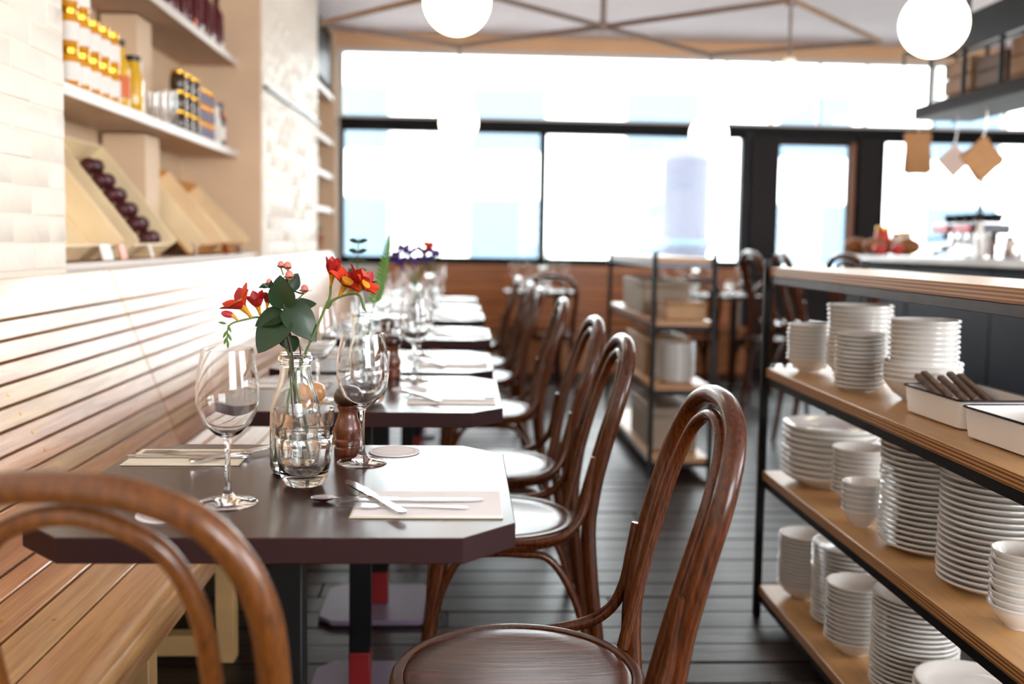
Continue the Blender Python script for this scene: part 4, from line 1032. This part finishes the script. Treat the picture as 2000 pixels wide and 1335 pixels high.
# ================================================================== BAR
XB = 2.6
bar = empty('bar_counter', (XB+.4, 5.0, 0)); tag(bar, 'navy panelled bar counter with pale stone top at the right', 'bar')
for k in range(4):
    ya = 3.0+k*.96; MB().box(-.34, -.31, ya-5.0+.004, ya+.956-5.0, .06, 1.06, .004).build('front_panel', M['navy'], bar)
MB().box(-.30, .38, -1.98, 1.80, 0, 1.06, .004).build('carcass', M['navy'], bar)
MB().box(-.42, .45, -2.02, 1.88, 1.062, 1.105, .006).build('stone_top', M['marble'], bar)
ZBt = 1.106
for c, (x, y, L_, sx) in enumerate(((2.68, 6.72, 'long brown loaf at the end of the bar', .09), (2.90, 6.42, 'round brown loaf beside the long loaf on the bar', .085), (2.70, 6.46, 'brown loaf nearer the jars on the bar', .085))):
    t = ob('bread_loaf', MB().sphere((0, 0, .055), .07, 18, 10, .8).mesh('bread_loaf', M['bread']), None, (x, y, ZBt)); t.scale = (sx/.07, 1.1, 1); t.rotation_euler = (0, 0, .3*c); tag(t, L_, 'bread', 'loaves on the bar')
for c, (x, y, z_, L_) in enumerate(((2.66, 6.30, .0, 'red tomato before the loaves'), (2.76, 6.26, .0, 'second red tomato before the loaves'), (2.80, 6.81, 0, 'red tomato at the bar end'))):
    t = empty('tomato', (x, y, ZBt)); tag(t, L_, 'tomato', 'tomatoes on the bar')
    MB().sphere((0, 0, .036), .042, 16, 10, .86).build('fruit', M['tomato'], t); MB().lathe([(.012, .071), (.003, .074), (.002, .085), (0, .085)], 8).build('stalk', M['stem'], t)
put(jar_proto('storage_jar', .05, .15, 'labelwhite', 'pinkpaper'), (2.93, 6.64, ZBt), 'white storage jar behind the loaves on the bar', 'jar', None)
put(jar_proto('cork_jar', .05, .16, 'labelwhite', 'kraft'), (3.02, 6.74, ZBt), 'tan labelled jar beside the white storage jar', 'jar', None)
put(jar_proto('red_jar', .05, .19, 'tomato', 'labelred'), (2.83, 6.66, ZBt), 'red jar behind the loaves on the bar', 'jar', None)
em = empty('espresso_machine', (3.33, 6.42, ZBt)); em.scale = (1, .85, .62); tag(em, 'steel espresso machine with red panels on the bar', 'coffee machine')
MB().box(-.16, .1, -.34, .34, .04, .12, .012).build('drip_base', M['steel'], em)
MB().box(0, .1, -.34, .34, .12, .24, .012).build('body', M['steel'], em)
MB().box(-.14, .1, -.34, .34, .24, .33, .012).build('head', M['greysteel'], em)
for sg in (-1, 1): MB().box(-.155, -.142, sg*.17-.13, sg*.17+.13, .245, .325, .004).build('red_panel', M['redpanel'], em)
for sg in (-1, 1):
    MB().lathe([(0, .17), (.035, .17), (.038, .18), (.038, .235), (0, .235)], 14, Matrix.Translation((-.09, sg*.17, 0))).build('group_head', M['greysteel'], em)
    MB().tube([(-.12, sg*.17, .185), (-.25, sg*.17, .175)], .012, 8).build('portafilter_handle', M['blackcap'], em)
for sx in (-.12, .08):
    for sg in (-1, 1): MB().lathe([(0, 0), (.02, 0), (.02, .04), (0, .04)], 10, Matrix.Translation((sx, sg*.3, 0))).build('foot', M['blackcap'], em)
MB().box(-.12, .1, -.33, .33, .335, .345, .002).build('cup_rail', M['steel'], em)
cupm = MB().lathe([(0, .0), (.025, 0), (.03, .01), (.038, .06), (.035, .0605), (.026, .012), (0, .008)], 16).mesh('cup', M['blackcap'])
for c in range(8):
    tag(ob('coffee_cup', cupm, None, (3.33+(-.05 if c % 2 else .04), 6.20+c*.063, ZBt+.3455*.62)), '%s dark cup on top of the espresso machine, counting from the near side' % NW[c], 'cup', 'cups on the espresso machine')
for c, (x, y, L_) in enumerate(((2.72, 5.42, 'tall clear glass on the bar before the espresso machine'), (2.76, 5.33, 'second clear glass on the bar before the machine'), (2.73, 5.16, 'clear glass beside the white bottle on the bar'))):
    tag(ob('drinking_glass', MB().lathe([(0, 0), (.034, 0), (.036, .01), (.04, .13), (.038, .1305), (.033, .014), (0, .012)], 20).mesh('drinking_glass', M['glass'], 60), None, (x, y, ZBt+.0003)), L_, 'glass', 'glasses on the bar')
put(bottle_proto('milk_bottle', .036, .2, 'labelwhite', 'shelfwhite', 'labelwhite', .5), (2.86, 5.44, ZBt), 'white bottle on the bar near the pepper grinder', 'bottle', None)
mill(2.82, 5.24, 'dark pepper grinder on the bar', 'mill', 'millcap', ZBt)
jg = empty('steel_jug', (2.84, 5.06, ZBt)); tag(jg, 'steel milk jug with handle on the bar', 'jug')
MB().lathe([(0, 0), (.045, 0), (.05, .01), (.042, .08), (.036, .1), (.04, .115), (.037, .115), (.034, .1), (.04, .08), (.046, .012), (0, .008)], 20).build('body', M['steel'], jg)
MB().tube(cat_rom([(.036, -.0, .1), (.075, -.0, .1), (.08, -.0, .06), (.046, -.0, .03)], 5), .005, 8).build('handle', M['blackcap'], jg)
tapm = empty('bar_tap', (3.12, 5.5, ZBt)); tag(tapm, 'slim curved steel tap on the bar', 'tap')
MB().tube(cat_rom([(0, 0, 0), (0, 0, .2), (-.02, 0, .26), (-.07, 0, .27), (-.1, 0, .23)], 6), .009, 10).build('spout', M['steel'], tapm)
MB().lathe([(0, 0), (.03, 0), (.03, .012), (0, .012)], 14).build('flange', M['steel'], tapm)

# ------------------------------------------------------------------ hanging rack over the bar
rk = empty('hanging_rack', (2.78, 4.6, 1.89)); tag(rk, 'dark steel rack of crates hanging over the bar', 'rack')
MB().box(-.18, .16, -1.5, 1.16, 0, .012, .002).build('tray_plate', M['doorbrown'], rk)
for xx in (-.18, .15): MB().box(xx, xx+.012, -1.5, 1.16, .0122, .075, .002).build('tray_edge', M['rackedge'], rk)
MB().box(-.168, .15, 1.148, 1.16, .0122, .075, .002).build('tray_edge', M['rackedge'], rk)
for py in (1.33, .98, .6, .23, -.2, -.6, -1.0):
    for xx in (-.18, .14):
        if py > 1.2: MB().box(xx, xx+.012, py, py+.012, 0, .40, .002).build('post', M['blacksteel'], rk)
        else: MB().box(xx, xx+.02, py, py+.02, .0755, .40, .002).build('post', M['blacksteel'], rk)
for xx in (-.18, .14): MB().box(xx, xx+.02, -1.5, 1.345, .401, .421, .002).build('top_rail', M['blacksteel'], rk)
MB().box(-.16, .14, 1.325, 1.345, .401, .421, .002).build('top_rail', M['blacksteel'], rk)
MB().box(-.20, -.181, -1.5, .95, .30, .47, .003).build('fascia_beam', M['frameblack'], rk)
for py in (.9, -.9): MB().box(-.02, .0, py, py+.02, .421, ZC-1.89, .002).build('drop_rod', M['blacksteel'], rk)
def rack_crate(y, wy, h, mm, label):
    t = empty('rack_crate', (2.77, y, 1.903)); tag(t, label, 'crate', 'crates on the hanging rack')
    for k in range(3):
        for xx in (-.12, .108): MB().box(xx, xx+.012, -wy/2, wy/2, .001+k*h/3, (k+1)*h/3-.006, .002).build('slat', M[mm], t)
        for yy in (-wy/2, wy/2-.012): MB().box(-.107, .107, yy, yy+.012, .001+k*h/3, (k+1)*h/3-.006, .002).build('slat', M[mm], t)
    MB().box(-.107, .107, -wy/2+.0125, wy/2-.0125, .001, .012).build('bottom', M[mm], t)
rack_crate(5.36, .30, .27, 'rackbox', 'tan slatted crate at the far end of the hanging rack')
rack_crate(5.02, .30, .24, 'rackbox2', 'dark slatted crate, second on the hanging rack')
rack_crate(4.66, .34, .28, 'rackbox', 'tan slatted crate, third on the hanging rack')
rack_crate(4.25, .34, .24, 'rackbox2', 'dark slatted crate nearest on the hanging rack')
# paper pads hanging on hooks from the rack
def pad(y, w_, h, rot, mm, label, n=2, z=1.80, x=2.61):
    t = empty('paper_pad', (x, y, z)); tag(t, label, 'paper pad', 'paper pads hooked under the rack')
    MB().tube(cat_rom([(0, 0, 1.888-z), (.012, 0, (1.888-z)*.7), (.004, 0, .02), (-.006, 0, .0), (.004, 0, -.012)], 5), .003, 6).build('hook', M['steel'], t)
    for k in range(n):
        o = MB().box(-w_/2, w_/2, k*.012-.004, k*.012+.006, -h/2, h/2, .001).build('sheet_block', M[mm], t)
        o.rotation_euler = (0, math.radians(rot+(9 if k else 0)), 0); o.location = (0, 0, -h*(.5 if rot < 30 else .68))
pad(5.70, .15, .235, -6, 'kraft', 'brown kraft bags hooked under the far end of the rack', 2, 1.815)
pad(5.27, .13, .13, 45, 'pinkpaper', 'pale square paper pad hooked under the rack', 1, 1.71)
pad(4.97, .165, .165, 45, 'kraft', 'brown square paper bags hooked under the rack by the pale pad', 2, 1.72)

# ------------------------------------------------------------------ bar stools
st0 = make_chair(.66, name='bar_stool')
SL = ['dark bentwood bar stool nearest, standing before the navy bar', 'second dark bentwood bar stool along the bar', 'third dark bentwood bar stool near the end of the bar']
for c, (x, y, a) in enumerate(((2.12, 4.75, -80), (2.10, 5.55, -95), (2.12, 6.3, -85))):
    o = st0 if c == 0 else copy_tree(st0); o.location = (x, y, 0); o.rotation_euler = (0, 0, math.radians(a)); tag(o, SL[c], 'bar stool', 'bar stools')

# ------------------------------------------------------------------ far tables
def far_table(x0, x1, y0, y1, label):
    cx, cy = (x0+x1)/2, (y0+y1)/2; t = empty('dining_table', (cx, cy, 0)); tag(t, label, 'table')
    X, Y = (x1-x0)/2, (y1-y0)/2
    MB().prism(octo(-X, X, -Y, Y, .06), TZ-.034, TZ, .002).build('table_top', M['tabletop'], t, 30)
    for sg in (-1, 1):
        MB().box(sg*X*.5-.025, sg*X*.5+.025, -.025, .025, .02, TZ-.034, .003).build('column', M['blacksteel'], t)
        MB().prism(octo(sg*X*.5-.14, sg*X*.5+.14, -.2, .2, .03), .003, .02, .002).build('base_plate', M['blacksteel'], t)
far_table(.34, .93, 8.0, 8.62, 'small far table before the window bench, crowded with glasses')
far_table(1.5, 2.45, 7.75, 8.4, 'wide far table with napkins left of the door')
for c, (x, y, wh) in enumerate(((.42, 8.2, 0), (.55, 8.3, 0), (.72, 8.25, 0), (.85, 8.35, 0), (1.62, 8.1, 1), (1.80, 8.2, 1), (2.05, 8.15, 1), (2.3, 8.2, 1))):
    wineglass(x, y, '%s wine glass from the left on the %s far table' % (['first', 'second', 'third', 'fourth'][c % 4], ['small', 'wide'][wh]))
for c, (x, y, wh, nm) in enumerate(((.43, 8.09, 0, 'left'), (.82, 8.09, 0, 'right'), (1.66, 7.9, 1, 'left'), (1.97, 7.92, 1, 'middle'), (2.28, 7.9, 1, 'right'))):
    napkin(x, y, .2, .13, 0, '%s napkin on the %s far table' % (nm, ['small', 'wide'][wh]))
for c, (x, y, wh, nm) in enumerate(((.50, 8.1, 0, 'left'), (.66, 8.12, 0, 'right'), (1.86, 8.02, 1, 'left'), (2.17, 8.05, 1, 'right'))):
    tumbler(x, y, '%s tumbler on the %s far table' % (nm, ['small', 'wide'][wh]))
bottle(.66, 8.4, 'bottle with a green sprig on the small far table'); bottle(1.93, 8.25, 'bottle on the wide far table')
gs2 = copy_tree(gs); gs2.location = (.66, 8.4, TZ); tag(gs2, 'green sprig on the small far table against the window', 'plant')
o = copy_tree(chair0); o.location = (.62, 7.62, 0); o.rotation_euler = (0, 0, 0.1); tag(o, 'dark bentwood chair before the small far table', 'chair', 'chairs at the far tables')
o = copy_tree(chair0); o.location = (1.7, 7.45, 0); o.rotation_euler = (0, 0, -.1); tag(o, 'dark bentwood chair before the wide far table on its left', 'chair', 'chairs at the far tables')
o = copy_tree(chair0); o.location = (2.25, 7.42, 0); o.rotation_euler = (0, 0, .1); tag(o, 'dark bentwood chair before the wide far table on its right', 'chair', 'chairs at the far tables')

# ------------------------------------------------------------------ goods on the second shelving
def goods(name, x0, x1, y0, y1, z, h, mm, label, cat, n=1):
    t = empty(name, ((x0+x1)/2, (y0+y1)/2, z+.001)); tag(t, label, cat)
    X, Y = (x1-x0)/2, (y1-y0)/2
    MB().box(-X, X, -Y, Y, 0, h*.8, .006).build('body', M[mm], t)
    MB().box(-X-.004, X+.004, -Y-.004, Y+.004, h*.8+.001, h, .006).build('lid', M[mm], t)
goods('storage_box', .95, 1.2, 5.25, 5.9, .778, .18, 'grey', 'grey-brown box on the upper board of the second shelving', 'box')
goods('storage_box', 1.0, 1.2, 4.88, 5.12, .778, .09, 'tan', 'small tan box at the near end of the second shelving', 'box')
goods('storage_box', .96, 1.2, 5.2, 5.8, .459, .2, 'tan', 'tan box inside the second shelving, middle board', 'box')
goods('storage_box', .96, 1.2, 5.0, 5.6, .098, .22, 'grey', 'grey box on the lowest board of the second shelving', 'box')
stack('plate', 1.075, 4.99, .459, .1, .022, .0118, 16, 'the stack in the second shelving', 'plates on the second shelving')
